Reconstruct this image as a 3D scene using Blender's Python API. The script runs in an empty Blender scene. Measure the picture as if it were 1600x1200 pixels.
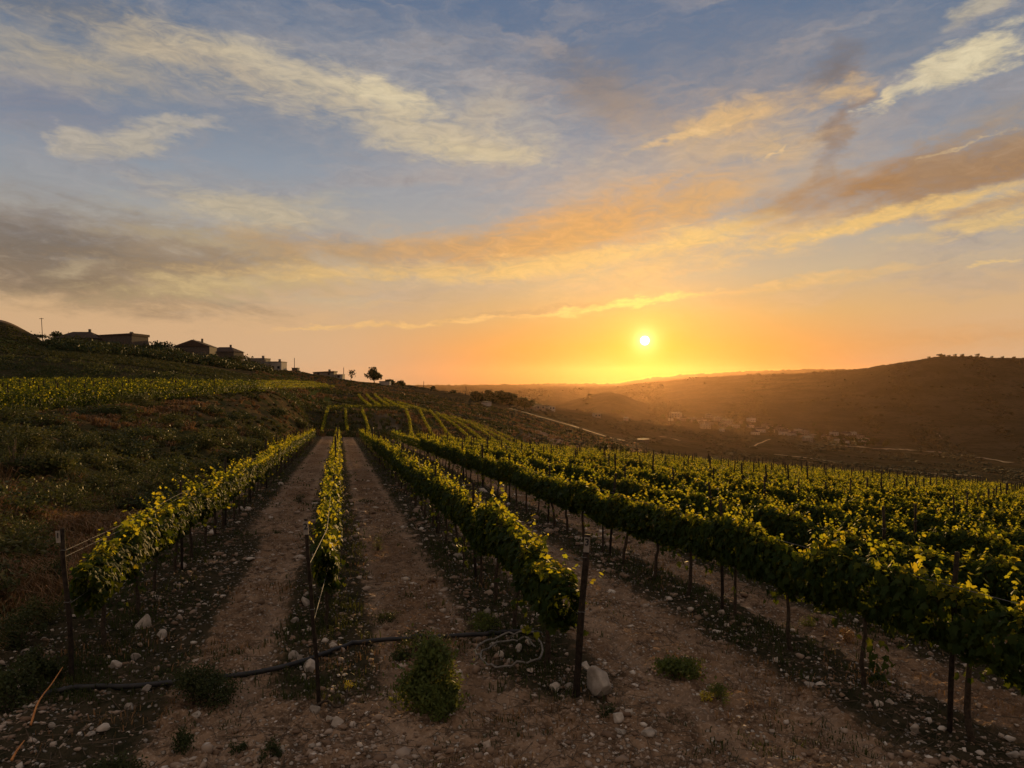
import bpy, math, random
import numpy as np
from mathutils import Vector, Matrix

R = math.radians
random.seed(7)
rng = np.random.default_rng(7)
scene = bpy.context.scene
col = scene.collection
FPX, CX, HY = 1142.0, 800.0, 595.0          # focal length, centre and horizon in photo pixels (1600 x 1200)

# ------------------------------------------------------------------ camera
cam_d = bpy.data.cameras.new("camera")
cam = bpy.data.objects.new("camera", cam_d)
col.objects.link(cam)
cam.location = (0, 0, 0)
cam.rotation_euler = (R(90), 0, 0)
cam_d.sensor_width = 36.0
cam_d.lens = 36.0 * FPX / 1600.0
cam_d.shift_y = (HY - 600.0) / 1600.0
cam_d.clip_start = 0.05
cam_d.clip_end = 40000
scene.camera = cam
cy = scene.cycles
cy.use_adaptive_sampling = True
cy.adaptive_threshold = 0.02
cy.max_bounces = 5
cy.diffuse_bounces = 2
cy.glossy_bounces = 2
cy.transmission_bounces = 4
cy.volume_bounces = 0
cy.use_denoising = True
scene.render.resolution_x, scene.render.resolution_y = 1024, 768

# ------------------------------------------------------------------ exposure
scene.view_settings.view_transform = 'Standard'
scene.view_settings.look = 'None'
scene.view_settings.exposure = 0.0
scene.view_settings.gamma = 1.0

SUN_AZ, SUN_EL = 10.3, 3.1                   # degrees, azimuth measured from +Y towards +X


def lin(r, g, b):
    def f(c):
        c /= 255.0
        return c / 12.92 if c <= 0.04045 else ((c + 0.055) / 1.055) ** 2.4
    return (f(r), f(g), f(b), 1.0)


class NT:
    """small node-tree writer"""
    def __init__(self, tree):
        self.t = tree
        self.n = tree.nodes
        self.l = tree.links

    def new(self, typ, **kw):
        nd = self.n.new(typ)
        for k, v in kw.items():
            setattr(nd, k, v)
        return nd

    def put(self, sock, v):
        if isinstance(v, bpy.types.NodeSocket):
            self.l.new(v, sock)
        elif v is not None:
            sock.default_value = v

    def math(self, op, a, b=None, c=None, clamp=False):
        nd = self.new('ShaderNodeMath', operation=op, use_clamp=clamp)
        for s, v in zip(nd.inputs, (a, b, c)):
            self.put(s, v)
        return nd.outputs[0]

    def vmath(self, op, a, b=None, out=0):
        nd = self.new('ShaderNodeVectorMath', operation=op)
        self.put(nd.inputs[0], a)
        if b is not None:
            self.put(nd.inputs[1], b)
        return nd.outputs[out]

    def noise(self, vec, scale, detail=4, rough=0.5, lac=2.0, dist=0.0, color=False):
        nd = self.new('ShaderNodeTexNoise')
        self.put(nd.inputs['Vector'], vec)
        nd.inputs['Scale'].default_value = scale
        nd.inputs['Detail'].default_value = detail
        nd.inputs['Roughness'].default_value = rough
        nd.inputs['Lacunarity'].default_value = lac
        nd.inputs['Distortion'].default_value = dist
        return nd.outputs['Color' if color else 'Fac']

    def rng(self, v, a, b, c=0.0, d=1.0, smooth=True):
        nd = self.new('ShaderNodeMapRange', interpolation_type='SMOOTHSTEP' if smooth else 'LINEAR')
        for s, x in zip(nd.inputs, (v, a, b, c, d)):
            self.put(s, x)
        return nd.outputs[0]

    def mix(self, f, a, b, blend='MIX'):
        nd = self.new('ShaderNodeMix', data_type='RGBA', blend_type=blend)
        self.put(nd.inputs[0], f)
        self.put(nd.inputs[6], a)
        self.put(nd.inputs[7], b)
        return nd.outputs[2]

    def ramp(self, f, stops, interp='LINEAR'):
        nd = self.new('ShaderNodeValToRGB')
        e = nd.color_ramp.elements
        nd.color_ramp.interpolation = interp
        while len(e) > 1:
            e.remove(e[-1])
        e[0].position, e[0].color = stops[0]
        for p, c in stops[1:]:
            x = e.new(p)
            x.color = c
        self.put(nd.inputs[0], f)
        return nd.outputs[0]

    def mapping(self, vec, loc=(0, 0, 0), rot=(0, 0, 0), sc=(1, 1, 1), typ='POINT'):
        nd = self.new('ShaderNodeMapping', vector_type=typ)
        self.put(nd.inputs['Vector'], vec)
        nd.inputs['Location'].default_value = loc
        nd.inputs['Rotation'].default_value = rot
        nd.inputs['Scale'].default_value = sc
        return nd.outputs[0]


# ------------------------------------------------------------------ sky
world = bpy.data.worlds.new("World")
scene.world = world
world.use_nodes = True


def build_sky():
    w = NT(world.node_tree)
    w.n.clear()
    out = w.new('ShaderNodeOutputWorld')
    tc = w.new('ShaderNodeTexCoord')
    d = w.vmath('NORMALIZE', tc.outputs['Generated'])
    sep = w.new('ShaderNodeSeparateXYZ')
    w.put(sep.inputs[0], d)
    X, Y, Z = sep.outputs
    az = w.math('MULTIPLY', w.math('ARCTAN2', X, Y), 57.29578)
    el = w.math('MULTIPLY', w.math('ARCSINE', Z), 57.29578)
    cmb = w.new('ShaderNodeCombineXYZ')
    w.put(cmb.inputs[0], az)
    w.put(cmb.inputs[1], el)
    cmb.inputs[2].default_value = 1.0
    P0 = cmb.outputs[0]
    # clear sky by elevation, whitened overhead to lift ambient light on the ground
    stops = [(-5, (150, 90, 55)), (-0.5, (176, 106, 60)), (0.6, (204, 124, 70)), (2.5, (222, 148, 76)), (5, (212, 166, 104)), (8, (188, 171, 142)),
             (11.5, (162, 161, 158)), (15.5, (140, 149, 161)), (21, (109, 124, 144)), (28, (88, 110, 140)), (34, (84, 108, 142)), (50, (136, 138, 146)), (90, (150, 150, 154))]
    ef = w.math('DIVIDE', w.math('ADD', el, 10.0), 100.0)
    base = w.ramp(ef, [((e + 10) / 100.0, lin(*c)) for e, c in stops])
    # the side of the sky away from the sun is darker
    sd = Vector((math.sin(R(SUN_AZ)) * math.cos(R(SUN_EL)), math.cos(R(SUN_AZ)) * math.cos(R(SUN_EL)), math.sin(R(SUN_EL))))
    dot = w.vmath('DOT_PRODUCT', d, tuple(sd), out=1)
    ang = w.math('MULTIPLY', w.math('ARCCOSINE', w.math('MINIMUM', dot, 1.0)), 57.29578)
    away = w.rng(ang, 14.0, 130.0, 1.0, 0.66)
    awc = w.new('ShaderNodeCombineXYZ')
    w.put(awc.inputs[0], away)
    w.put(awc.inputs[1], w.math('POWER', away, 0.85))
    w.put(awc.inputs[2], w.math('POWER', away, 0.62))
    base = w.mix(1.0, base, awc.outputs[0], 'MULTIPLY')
    # paler, yellower low sky away from the sun
    side = w.math('MULTIPLY', w.rng(ang, 7.0, 27.0, 0.0, 0.92), w.rng(el, 14.0, 1.0))
    base = w.mix(side, base, lin(208, 174, 138))
    # clouds
    warp = w.noise(w.mapping(P0, sc=(0.10, 0.22, 1)), 1.6, 5, 0.62, color=True)
    warp = w.vmath('SUBTRACT', warp, (0.5, 0.5, 0.5))
    P = w.vmath('ADD', P0, w.vmath('MULTIPLY', warp, (5.0, 1.7, 0.0)))
    warp2 = w.noise(w.mapping(P0, loc=(3, 7, 0), sc=(0.30, 0.75, 1)), 1.7, 5, 0.6, color=True)
    warp2 = w.vmath('SUBTRACT', warp2, (0.5, 0.5, 0.5))
    P = w.vmath('ADD', P, w.vmath('MULTIPLY', warp2, (4.2, 1.5, 0.0)))
    nL = w.noise(w.mapping(w.mapping(P0, rot=(0, 0, R(10))), sc=(0.09, 0.34, 1)), 1.5, 8, 0.6, dist=0.7)
    nR = w.noise(w.mapping(w.mapping(P0, rot=(0, 0, R(-13))), loc=(5, 3, 0), sc=(0.09, 0.36, 1)), 1.5, 8, 0.6, dist=0.7)
    fine = w.noise(w.mapping(P0, loc=(9, 2, 0), sc=(0.30, 0.85, 1)), 1.5, 9, 0.70, dist=0.8)

    fr = w.math('SUBTRACT', fine, 0.5)
    tex = w.math('MULTIPLY_ADD', fr, 1.5, 0.98, clamp=True)

    def streak(c, px, py, L, W, ang, rgb, op, soft=0.8, amp=1.5, n=None):
        a = math.degrees(math.atan((px - CX) / FPX))
        e = math.degrees(math.atan((HY - py) / FPX * math.cos(R(a))))
        k = 0.0502 * math.cos(R(a)) ** 1.5
        if W > 9:
            W, L, soft = W * 1.28, L * 1.05, soft * 1.2
        ca, sa = math.cos(R(ang)), math.sin(R(ang))
        v1 = (ca / (L * k), sa / (L * k), -(ca * a + sa * e) / (L * k))
        v2 = (-sa / (W * k), ca / (W * k), -(-sa * a + ca * e) / (W * k))
        d1 = w.vmath('DOT_PRODUCT', P, v1, out=1)
        d2 = w.vmath('DOT_PRODUCT', P, v2, out=1)
        ln = w.math('SQRT', w.math('MULTIPLY_ADD', d1, d1, w.math('MULTIPLY', d2, d2)))
        nn = n if n is not None else (nL if px < 720 else nR)
        q = w.math('SUBTRACT', w.math('MULTIPLY_ADD', nn, amp, 1.0 - 0.5 * amp), ln)
        q = w.math('MULTIPLY_ADD', fr, 0.75 if W > 7 else 0.9, q)
        f = w.rng(q, -0.20, -0.20 + soft * 1.25, 0.0, op)
        f = w.math('MULTIPLY', f, tex)
        return w.mix(f, c, lin(*rgb)), f

    # a thin broken veil of cirrus under everything
    vn = w.noise(w.mapping(w.mapping(P, rot=(0, 0, R(-4))), loc=(2, 11, 0), sc=(0.055, 0.17, 1)), 1.5, 9, 0.62, dist=0.9)
    vcol = w.mix(w.rng(ang, 5.0, 27.0), lin(218, 178, 130), lin(150, 147, 150))
    veil = w.math('MULTIPLY', w.rng(vn, 0.40, 0.68, 0.0, 0.75), w.rng(el, 3.0, 9.0))
    c = w.mix(veil, base, vcol)
    G = [
        # soft grey veils first
        (800, 250, 330, 110, -6, (172, 164, 160), .80, 1.3, 1.0), (640, 150, 330, 85, -13, (158, 156, 158), .75, 1.2, 1.2),
        (1180, 150, 260, 95, 5, (150, 141, 138), .70, 1.3, 1.2), (1200, 235, 270, 62, 6, (188, 165, 140), .8, 1.1, 1.2),
        (120, 22, 300, 42, -4, (106, 108, 116), .85, 1.1, 1.0), (1500, 130, 200, 60, 15, (142, 146, 156), .4, 1.1, 1.0),
        (60, 160, 300, 60, -2, (112, 114, 136), .5, 1.1, 1.0),
        (320, 150, 340, 52, -8, (136, 138, 148), .6, 1.2, 1.2), (790, 185, 120, 48, -22, (174, 166, 156), .75, 1.1, 1.4), (1060, 250, 270, 52, 5, (182, 164, 146), .8, 1.2, 1.3), (1180, 300, 260, 40, 8, (190, 164, 134), .6, 1.2, 1.3), (1480, 170, 220, 46, 12, (140, 140, 148), .6, 1.2, 1.3),
        # cream band, upper left
        (90, 92, 260, 46, -2, (176, 162, 140), .9, 1.0, 1.5), (215, 62, 150, 26, -8, (184, 169, 145), .85, .9, 1.5), (370, 112, 190, 32, -13, (186, 170, 146), .85, .9, 1.5),
        (520, 130, 230, 26, -11, (196, 181, 154), .85, .7, 1.8), (600, 150, 90, 16, -12, (214, 198, 164), .75, .7, 1.6),
        (660, 205, 210, 26, -9, (196, 180, 152), .8, .7, 1.8), (730, 238, 130, 14, -4, (208, 190, 154), .7, .7, 1.6),
        (760, 180, 70, 24, 25, (190, 174, 150), .5, .9, 1.6),
        # small puffs
        (128, 222, 42, 22, 2, (176, 166, 152), .9, .55, 1.3), (205, 222, 62, 20, 6, (178, 168, 152), .9, .55, 1.5),
        (268, 195, 78, 14, 10, (176, 167, 154), .85, .6, 1.5), (320, 192, 60, 7, -3, (164, 158, 154), .6, .7, 1.5),
        # grey bank, left
        (50, 392, 250, 48, -2, (104, 97, 94), .8, .9, 1.5),
        (120, 385, 330, 62, -3, (116, 104, 94), .95, .8, 1.5), (150, 448, 290, 44, -5, (126, 108, 90), .95, .8, 1.6),
        (330, 415, 240, 46, 1, (150, 128, 102), .85, .8, 1.6),
        (400, 335, 190, 32, -6, (184, 170, 146), .95, .8, 2.2), (450, 312, 110, 12, 6, (176, 164, 144), .6, .8, 2.0), (120, 420, 60, 14, 12, (176, 156, 126), .7, .8, 1.6),
        (330, 378, 200, 12, -4, (178, 160, 128), .55, .8, 2.0),
        # orange-brown band crossing to the sun
        (520, 390, 180, 26, -2, (176, 144, 106), .85, .8, 1.5), (720, 388, 230, 30, 3, (200, 155, 104), .92, .8, 1.5),
        (930, 352, 210, 40, 12, (214, 160, 98), .92, .8, 1.4), (1080, 315, 120, 36, 18, (206, 160, 104), .75, .9, 1.5),
        # bright under-edges
        (330, 446, 230, 22, 7, (206, 178, 128), .75, .8, 1.7), (620, 425, 320, 14, 1, (222, 182, 118), .8, .8, 1.5),
        (880, 408, 230, 15, 9, (236, 192, 118), .8, .8, 1.4), (1090, 372, 190, 17, 11, (232, 194, 124), .85, .8, 1.5),
        (1000, 410, 200, 40, 8, (226, 186, 122), .6, .9, 2.0), (1230, 368, 150, 26, 9, (226, 186, 124), .6, .9, 2.0),
        # brown band, right
        (1380, 288, 240, 36, 8, (160, 120, 82), 1.0, .8, 1.1), (1560, 250, 190, 42, 9, (156, 122, 90), 1.0, .7, 1.3),
        (1560, 320, 110, 16, 8, (190, 152, 104), .8, .7, 1.4),
        (1400, 338, 280, 13, 9, (230, 188, 114), .85, .7, 1.4), (1540, 352, 170, 15, 5, (220, 184, 120), .8, .7, 1.7),
        (1560, 200, 150, 40, 14, (158, 140, 122), .6, .9, 1.4), (1520, 224, 60, 4, 16, (210, 180, 136), .6, .8, 1.6),
        # clouds, upper right
        (1290, 110, 60, 34, 50, (112, 104, 104), .8, .9, 1.2), (1305, 200, 85, 24, 72, (138, 116, 102), .85, .8, 1.2),
        (930, 130, 110, 40, -22, (126, 118, 116), .75, .9, 1.2), (980, 180, 110, 30, -12, (160, 140, 124), .5, .9, 1.2),
        (1150, 186, 130, 22, 8, (216, 176, 122), .85, .8, 1.4), (1075, 212, 100, 8, 9, (220, 184, 134), .75, .8, 1.4),
        (1190, 225, 110, 24, 4, (206, 172, 126), .7, .8, 1.5), (1215, 238, 36, 6, 24, (226, 192, 140), .7, .8, 1.4),
        (1310, 145, 60, 14, 14, (204, 172, 130), .8, .7, 1.4), (1368, 158, 32, 12, 30, (216, 196, 158), .9, .6, 1.4),
        (1505, 96, 92, 26, 14, (206, 192, 160), .97, .45, 1.2), (1435, 128, 84, 11, 20, (204, 190, 160), .8, .6, 1.4),
        (1530, 84, 60, 12, 12, (218, 204, 170), .8, .6, 1.2), (1540, 6, 70, 16, 16, (184, 172, 150), .8, .7, 1.3),
        # low streaks by the sun
        (640, 505, 240, 5, 4, (232, 186, 118), .75, .9, 1.6), (800, 488, 200, 5, 6, (196, 156, 112), .7, .8, 1.8),
        (990, 473, 130, 8, 7, (255, 214, 128), .9, .8, 1.5), (1250, 440, 230, 9, 6, (226, 182, 116), .55, .9, 1.6), (1540, 412, 50, 5, 3, (226, 190, 130), .7, .8, 1.4),
        (1500, 528, 300, 22, 2, (206, 146, 84), .55, 1.2, 1.3), (480, 470, 200, 12, 1, (196, 176, 140), .5, 1.0, 1.8),
    ]
    cov = veil
    for g in G:
        c, f = streak(c, *g)
        cov = w.math('MAXIMUM', cov, f)
    sh = w.vmath('SCALE', c)
    w.put(sh.node.inputs['Scale'], w.math('MULTIPLY_ADD', w.math('MULTIPLY', fr, cov), 0.75, 1.0))
    c = sh
    # high cloud over the unseen sky, brightened to lift light on the ground
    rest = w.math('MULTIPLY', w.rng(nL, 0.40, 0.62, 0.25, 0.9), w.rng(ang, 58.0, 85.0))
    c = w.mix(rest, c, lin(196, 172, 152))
    c = w.mix(w.rng(fine, 0.3, 0.8, 0.0, 0.03), c, lin(230, 200, 160))
    # sun glow and disc
    def addglow(c, width, rgb, k):
        g = w.math('MULTIPLY', w.math('EXPONENT', w.math('DIVIDE', ang, -width)), k)
        gc = w.vmath('SCALE', rgb)
        nd = gc.node
        w.put(nd.inputs['Scale'], g)
        return w.mix(1.0, c, gc, 'ADD')
    c = addglow(c, 8.0, (0.42, 0.13, -0.12), 0.17)
    c = addglow(c, 2.7, (0.9, 0.42, -0.09), 0.48)
    c = addglow(c, 0.5, (1.0, 0.85, 0.40), 1.6)
    c = w.vmath('MAXIMUM', c, (0.001, 0.001, 0.001))
    disc = w.rng(ang, 0.25, 0.37, 1.0, 0.0)
    c = w.mix(disc, c, (14.0, 12.0, 8.5, 1.0))
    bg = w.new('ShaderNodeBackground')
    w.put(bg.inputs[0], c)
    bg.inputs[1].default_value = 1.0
    # a share of the physical sky for the same low sun
    sky = w.new('ShaderNodeTexSky', sky_type='NISHITA')
    sky.sun_disc = False
    sky.sun_elevation = R(SUN_EL)
    sky.sun_rotation = R(SUN_AZ)
    bg2 = w.new('ShaderNodeBackground')
    w.put(bg2.inputs[0], sky.outputs[0])
    bg2.inputs[1].default_value = 0.004
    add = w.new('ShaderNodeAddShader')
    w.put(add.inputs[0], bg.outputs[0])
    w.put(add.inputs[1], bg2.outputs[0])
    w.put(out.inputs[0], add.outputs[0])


build_sky()

# ------------------------------------------------------------------ sun
sun_d = bpy.data.lights.new("sun", 'SUN')
sun = bpy.data.objects.new("sun", sun_d)
col.objects.link(sun)
sun_d.energy = 5.0
sun_d.angle = R(0.55)
sun_d.color = (1.0, 0.60, 0.22)
SUN_VEC = Vector((math.sin(R(SUN_AZ)) * math.cos(R(SUN_EL)), math.cos(R(SUN_AZ)) * math.cos(R(SUN_EL)), math.sin(R(SUN_EL))))
sun.rotation_euler = SUN_VEC.to_track_quat('Z', 'Y').to_euler()
sun.location = (40, 60, 60)

# ------------------------------------------------------------------ numeric noise
_perm = np.random.default_rng(3).permutation(512)
_perm = np.concatenate([_perm, _perm, _perm])
_ga = np.random.default_rng(4).uniform(0, 2 * np.pi, 512)
_gx, _gy = np.cos(_ga), np.sin(_ga)


def perlin(x, y):
    xi, yi = np.floor(x).astype(np.int64), np.floor(y).astype(np.int64)
    xf, yf = x - xi, y - yi
    xi &= 511
    yi &= 511
    u = xf * xf * xf * (xf * (xf * 6 - 15) + 10)
    v = yf * yf * yf * (yf * (yf * 6 - 15) + 10)

    def g(i, j, a, b):
        h = _perm[_perm[(xi + i) & 511] + ((yi + j) & 511)] & 511
        return _gx[h] * a + _gy[h] * b
    n00, n10 = g(0, 0, xf, yf), g(1, 0, xf - 1, yf)
    n01, n11 = g(0, 1, xf, yf - 1), g(1, 1, xf - 1, yf - 1)
    a = n00 + u * (n10 - n00)
    b = n01 + u * (n11 - n01)
    return (a + v * (b - a)) * 1.4


def fbm(x, y, octv=4, gain=0.5):
    s, a, f = 0.0, 1.0, 1.0
    for k in range(octv):
        s = s + a * perlin(x * f + 17.3 * k, y * f - 9.1 * k)
        a *= gain
        f *= 2.03
    return s


def sstep(a, b, x):
    t = np.clip((x - a) / (b - a), 0, 1)
    return t * t * (3 - 2 * t)


# ------------------------------------------------------------------ lie of the land
SL = 0.236                                   # the vine rows run this much to -X for each metre of +Y
ROWS = [-3.05, -0.17, 2.52, 6.15] + [8.95 + 2.8 * k for k in range(27)]
ROW_END = 86.0
TD = [96, 112, 125, 142, 165, 200, 260, 340, 450, 600, 800, 1100, 1500, 2000, 2800, 4000, 6500]
TC = {
    -600: [600, 575, 552, 535, 515, 490, 485, 500, 540, 570, 590, 600, 600, 600, 600, 600, 600],
    -200: [604, 580, 556, 540, 512, 484, 492, 520, 560, 590, 600, 610, 610, 610, 610, 605, 602],
    0:    [609, 585, 560, 547, 530, 499, 515, 560, 600, 620, 630, 630, 630, 625, 615, 606, 602],
    45:   [609, 588, 564, 552, 541, 518, 530, 572, 608, 625, 632, 632, 630, 625, 615, 606, 602],
    85:   [609, 590, 567, 555, 549, 542, 548, 580, 612, 628, 635, 635, 630, 625, 615, 606, 602],
    150:  [609, 594, 573, 562, 555, 550, 560, 588, 615, 630, 635, 635, 632, 625, 615, 606, 602],
    300:  [610, 603, 592, 581, 574, 569, 566, 574, 600, 625, 635, 635, 632, 625, 615, 606, 602],
    400:  [613, 608, 604, 600, 593, 587, 580, 577, 592, 620, 635, 638, 632, 625, 615, 606, 602],
    450:  [630, 626, 618, 611, 604, 596, 586, 579, 588, 615, 635, 638, 632, 625, 615, 606, 602],
    500:  [684, 664, 641, 634, 622, 610, 598, 587, 590, 612, 635, 640, 632, 625, 615, 606, 602],
    560:  [688, 668, 644, 639, 628, 616, 606, 597, 598, 612, 635, 640, 632, 625, 615, 606, 602],
    620:  [690, 674, 652, 642, 636, 626, 615, 605, 602, 612, 636, 640, 632, 624, 614, 606, 602],
    700:  [697, 694, 686, 672, 656, 644, 632, 622, 613, 616, 638, 642, 632, 623, 613, 606, 602],
    800:  [706, 708, 704, 697, 684, 668, 652, 640, 630, 627, 640, 645, 628, 620, 611, 606, 601],
    870:  [714, 721, 719, 714, 702, 688, 673, 660, 648, 637, 647, 650, 631, 626, 609, 605, 600],
    950:  [724, 736, 738, 734, 724, 711, 697, 683, 668, 650, 657, 652, 613, 642, 606, 604, 600],
    1020: [731, 745, 747, 743, 733, 720, 707, 694, 680, 663, 664, 660, 634, 628, 598, 598, 591],
    1100: [740, 754, 756, 752, 742, 729, 717, 705, 692, 675, 672, 668, 640, 618, 590, 591, 584],
    1300: [758, 772, 774, 770, 758, 744, 732, 721, 710, 699, 691, 684, 645, 602, 581, 588, 577],
    1480: [772, 786, 788, 782, 769, 755, 744, 736, 728, 720, 711, 692, 632, 558, 562, 590, 582],
    1600: [782, 796, 798, 792, 778, 763, 753, 745, 737, 729, 718, 690, 628, 563, 560, 585, 580],
    2300: [820, 834, 836, 830, 814, 796, 780, 768, 755, 740, 722, 680, 620, 575, 570, 580, 580],
}


def pchip(xk, yk, x):
    xk = np.asarray(xk, float)
    yk = np.asarray(yk, float)                # (n, m)
    h = np.diff(xk)[:, None]
    dl = np.diff(yk, axis=0) / h
    m = np.zeros_like(yk)
    w1 = 2 * h[1:] + h[:-1]
    w2 = h[1:] + 2 * h[:-1]
    same = dl[1:] * dl[:-1] > 0
    with np.errstate(divide='ignore', invalid='ignore'):
        hm = (w1 + w2) / (w1 / dl[:-1] + w2 / dl[1:])
    m[1:-1] = np.where(same, hm, 0)
    m[0], m[-1] = dl[0], dl[-1]
    i = np.clip(np.searchsorted(xk, x) - 1, 0, len(xk) - 2)
    t = ((x - xk[i]) / (xk[i + 1] - xk[i]))[:, None]
    hh = h[i]
    return ((2 * t ** 3 - 3 * t ** 2 + 1) * yk[i] + (t ** 3 - 2 * t ** 2 + t) * hh * m[i]
            + (-2 * t ** 3 + 3 * t ** 2) * yk[i + 1] + (t ** 3 - t ** 2) * hh * m[i + 1])


_lx = np.linspace(-600, 2300, 581)
_ld = np.linspace(math.log(96), math.log(6500), 420)
_tab = np.array([TC[k] for k in TC], float)               # (cols, depths)
_tab = pchip(np.log(TD), _tab.T, _ld)                      # (420, cols)
_tab = pchip(list(TC), _tab.T, _lx)                        # (581, 420)


def z_table(X, Y):
    px = CX + FPX * X / Y
    fx = np.clip((px + 600) / 5.0, 0, 579.999)
    fd = np.clip((np.log(np.maximum(Y, 96)) - _ld[0]) / (_ld[1] - _ld[0]), 0, 418.999)
    i, j = fx.astype(int), fd.astype(int)
    a, b = fx - i, fd - j
    y = (_tab[i, j] * (1 - a) * (1 - b) + _tab[i + 1, j] * a * (1 - b) + _tab[i, j + 1] * (1 - a) * b + _tab[i + 1, j + 1] * a * b)
    return (HY - y) / FPX * Y


def edge_x(Y):                                # brink of the upper vine terrace
    return -25.0 - 0.075 * Y


def z_near(X, Y):
    p = X + SL * Y
    q = p - 4.0
    z = -3.0 - 0.048 * Y - 0.085 * 1.5 * np.logaddexp(0, q / 1.5)
    zT = -2.35 + 0.013 * (Y - 30) + 0.015 * (edge_x(Y) - X).clip(0, 60)
    pe = edge_x(Y) + SL * Y
    fr = np.clip((-4.15 - p) / np.maximum(-4.15 - pe, 1.0), 0, 1)
    k = sstep(10, 90, Y)
    shape = (1 - (1 - fr) ** 2.1) * (1 - k) + k * (1 - (1 - fr) ** 1.5)
    lump = 0.55 * fbm(X * 0.16, Y * 0.16, 3) * np.sin(np.pi * fr) + 0.12 * fbm(X * 0.7, Y * 0.7, 2) * (fr > 0) * np.sin(np.pi * fr)
    lump = lump + np.sin(np.pi * fr) * sstep(9, 22, Y) * (0.62 * np.abs(fbm(X * .30 + Y * .12, Y * .26 - X * .1, 2)) - .1)
    z = z + np.where(fr > 0, (zT - z) * shape + lump, 0)
    # the photographer's track, higher than the vineyard, just behind the frame
    t = 1 - sstep(0.5, 5.6, Y)
    return z * (1 - t) + (-1.65) * t


def ground_z(X, Y, detail=True):
    X = np.asarray(X, float)
    Y = np.asarray(Y, float)
    w = sstep(88, 108, Y)
    zn = z_near(X, np.minimum(Y, 112))
    zt = z_table(X, np.maximum(Y, 1.0))
    z = zn * (1 - w) + zt * w
    if detail:
        far = sstep(95, 160, Y)
        z = z + far * (Y * 0.0013) * fbm(X / (Y * 0.0 + 22.0), Y / 22.0, 4) + far * 0.0011 * Y * fbm(X / 120.0, Y / 120.0, 3)
    return z


def rowdist(p):
    d = np.full(np.shape(p), 99.0)
    for r in ROWS:
        d = np.minimum(d, np.abs(p - r))
    return d


def ruts(X, Y):                               # two wheel tracks down each path
    p = X + SL * Y + 0.10 * fbm(X * 0.0 + 3.0, Y * 0.10, 2)
    r = np.zeros(np.shape(p))
    for a, b in zip(ROWS[:8], ROWS[1:9]):
        m = (a + b) / 2
        for s in (-0.62, 0.62):
            r = np.maximum(r, np.exp(-((p - m - s) / 0.17) ** 4))
    return r * (0.55 + 0.45 * np.clip(fbm(X * 0.5, Y * 0.25, 2) + .4, 0, 1))


def micro(X, Y):                              # clods, ruts and pebbly relief of the near soil
    a = sstep(70, 12, Y)
    p = X + SL * Y
    m = 0.05 * fbm(X * 0.7, Y * 0.7, 3) + a * (0.055 * fbm(X * 2.6, Y * 2.6, 3) + 0.032 * fbm(X * 9.0, Y * 9.0, 3, 0.6))
    m = m - 0.045 * ruts(X, Y) * sstep(6.0, 9.5, Y)
    m = m + 0.03 * np.exp(-(rowdist(p) / 0.45) ** 2)
    return m * (1 - sstep(80, 110, Y))


def gz(x, y):
    return float(ground_z(np.array([x]), np.array([y]))[0] + micro(np.array([x]), np.array([y]))[0])


_dl = np.exp(np.linspace(math.log(5.0), math.log(6400), 2600))


def hit(px, py, dmin=5.0):
    """where the view line of a photo pixel meets the land"""
    X = (px - CX) / FPX * _dl
    zr = (HY - py) / FPX * _dl
    g = ground_z(X, _dl)
    k = np.nonzero((g >= zr) & (_dl >= dmin))[0]
    i = k[0] if len(k) else len(_dl) - 1
    return float(X[i]), float(_dl[i]), gz(float(X[i]), float(_dl[i]))


def at(px, depth):
    x = (px - CX) / FPX * depth
    return x, depth, gz(x, depth)


# ------------------------------------------------------------------ object helpers
def mesh_np(name, V, F, mats, parent=None, smooth=False, fmat=None):
    """V (n,3), F list/array of equal-length faces"""
    me = bpy.data.meshes.new(name)
    V = np.asarray(V, np.float32)
    F = np.asarray(F, np.int32)
    nf, k = F.shape
    me.vertices.add(len(V))
    me.vertices.foreach_set('co', V.ravel())
    me.loops.add(nf * k)
    me.loops.foreach_set('vertex_index', F.ravel())
    me.polygons.add(nf)
    me.polygons.foreach_set('loop_start', np.arange(0, nf * k, k, dtype=np.int32))
    me.polygons.foreach_set('loop_total', np.full(nf, k, np.int32))
    if smooth:
        me.polygons.foreach_set('use_smooth', np.ones(nf, bool))
    for m in (mats if isinstance(mats, (list, tuple)) else [mats]):
        me.materials.append(m)
    if fmat is not None:
        me.polygons.foreach_set('material_index', np.asarray(fmat, np.int32))
    me.update(calc_edges=True)
    o = bpy.data.objects.new(name, me)
    col.objects.link(o)
    if parent is not None:
        o.parent = parent
    return o


def mesh_py(name, V, F, mats, parent=None, smooth=False):
    me = bpy.data.meshes.new(name)
    me.from_pydata([tuple(v) for v in V], [], [tuple(f) for f in F])
    for m in (mats if isinstance(mats, (list, tuple)) else [mats]):
        me.materials.append(m)
    if smooth:
        for p in me.polygons:
            p.use_smooth = True
    o = bpy.data.objects.new(name, me)
    col.objects.link(o)
    if parent is not None:
        o.parent = parent
    return o


def tag(o, label=None, cat=None, group=None, kind=None):
    if label:
        o['label'] = label
    if cat:
        o['category'] = cat
    if group:
        o['group'] = group
    if kind:
        o['kind'] = kind
    return o


def thing(name, label, cat, loc, rz=0.0, group=None, sc=1.0):
    o = bpy.data.objects.new(name, None)
    o.empty_display_size = 0.1
    col.objects.link(o)
    o.location = loc
    o.rotation_euler = (0, 0, rz)
    o.scale = (sc, sc, sc) if not isinstance(sc, tuple) else sc
    return tag(o, label, cat, group)


CHILD = {}


def kids(o):
    return [c for c in col.objects if c.parent == o] if o.name not in CHILD else CHILD[o.name]


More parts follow.
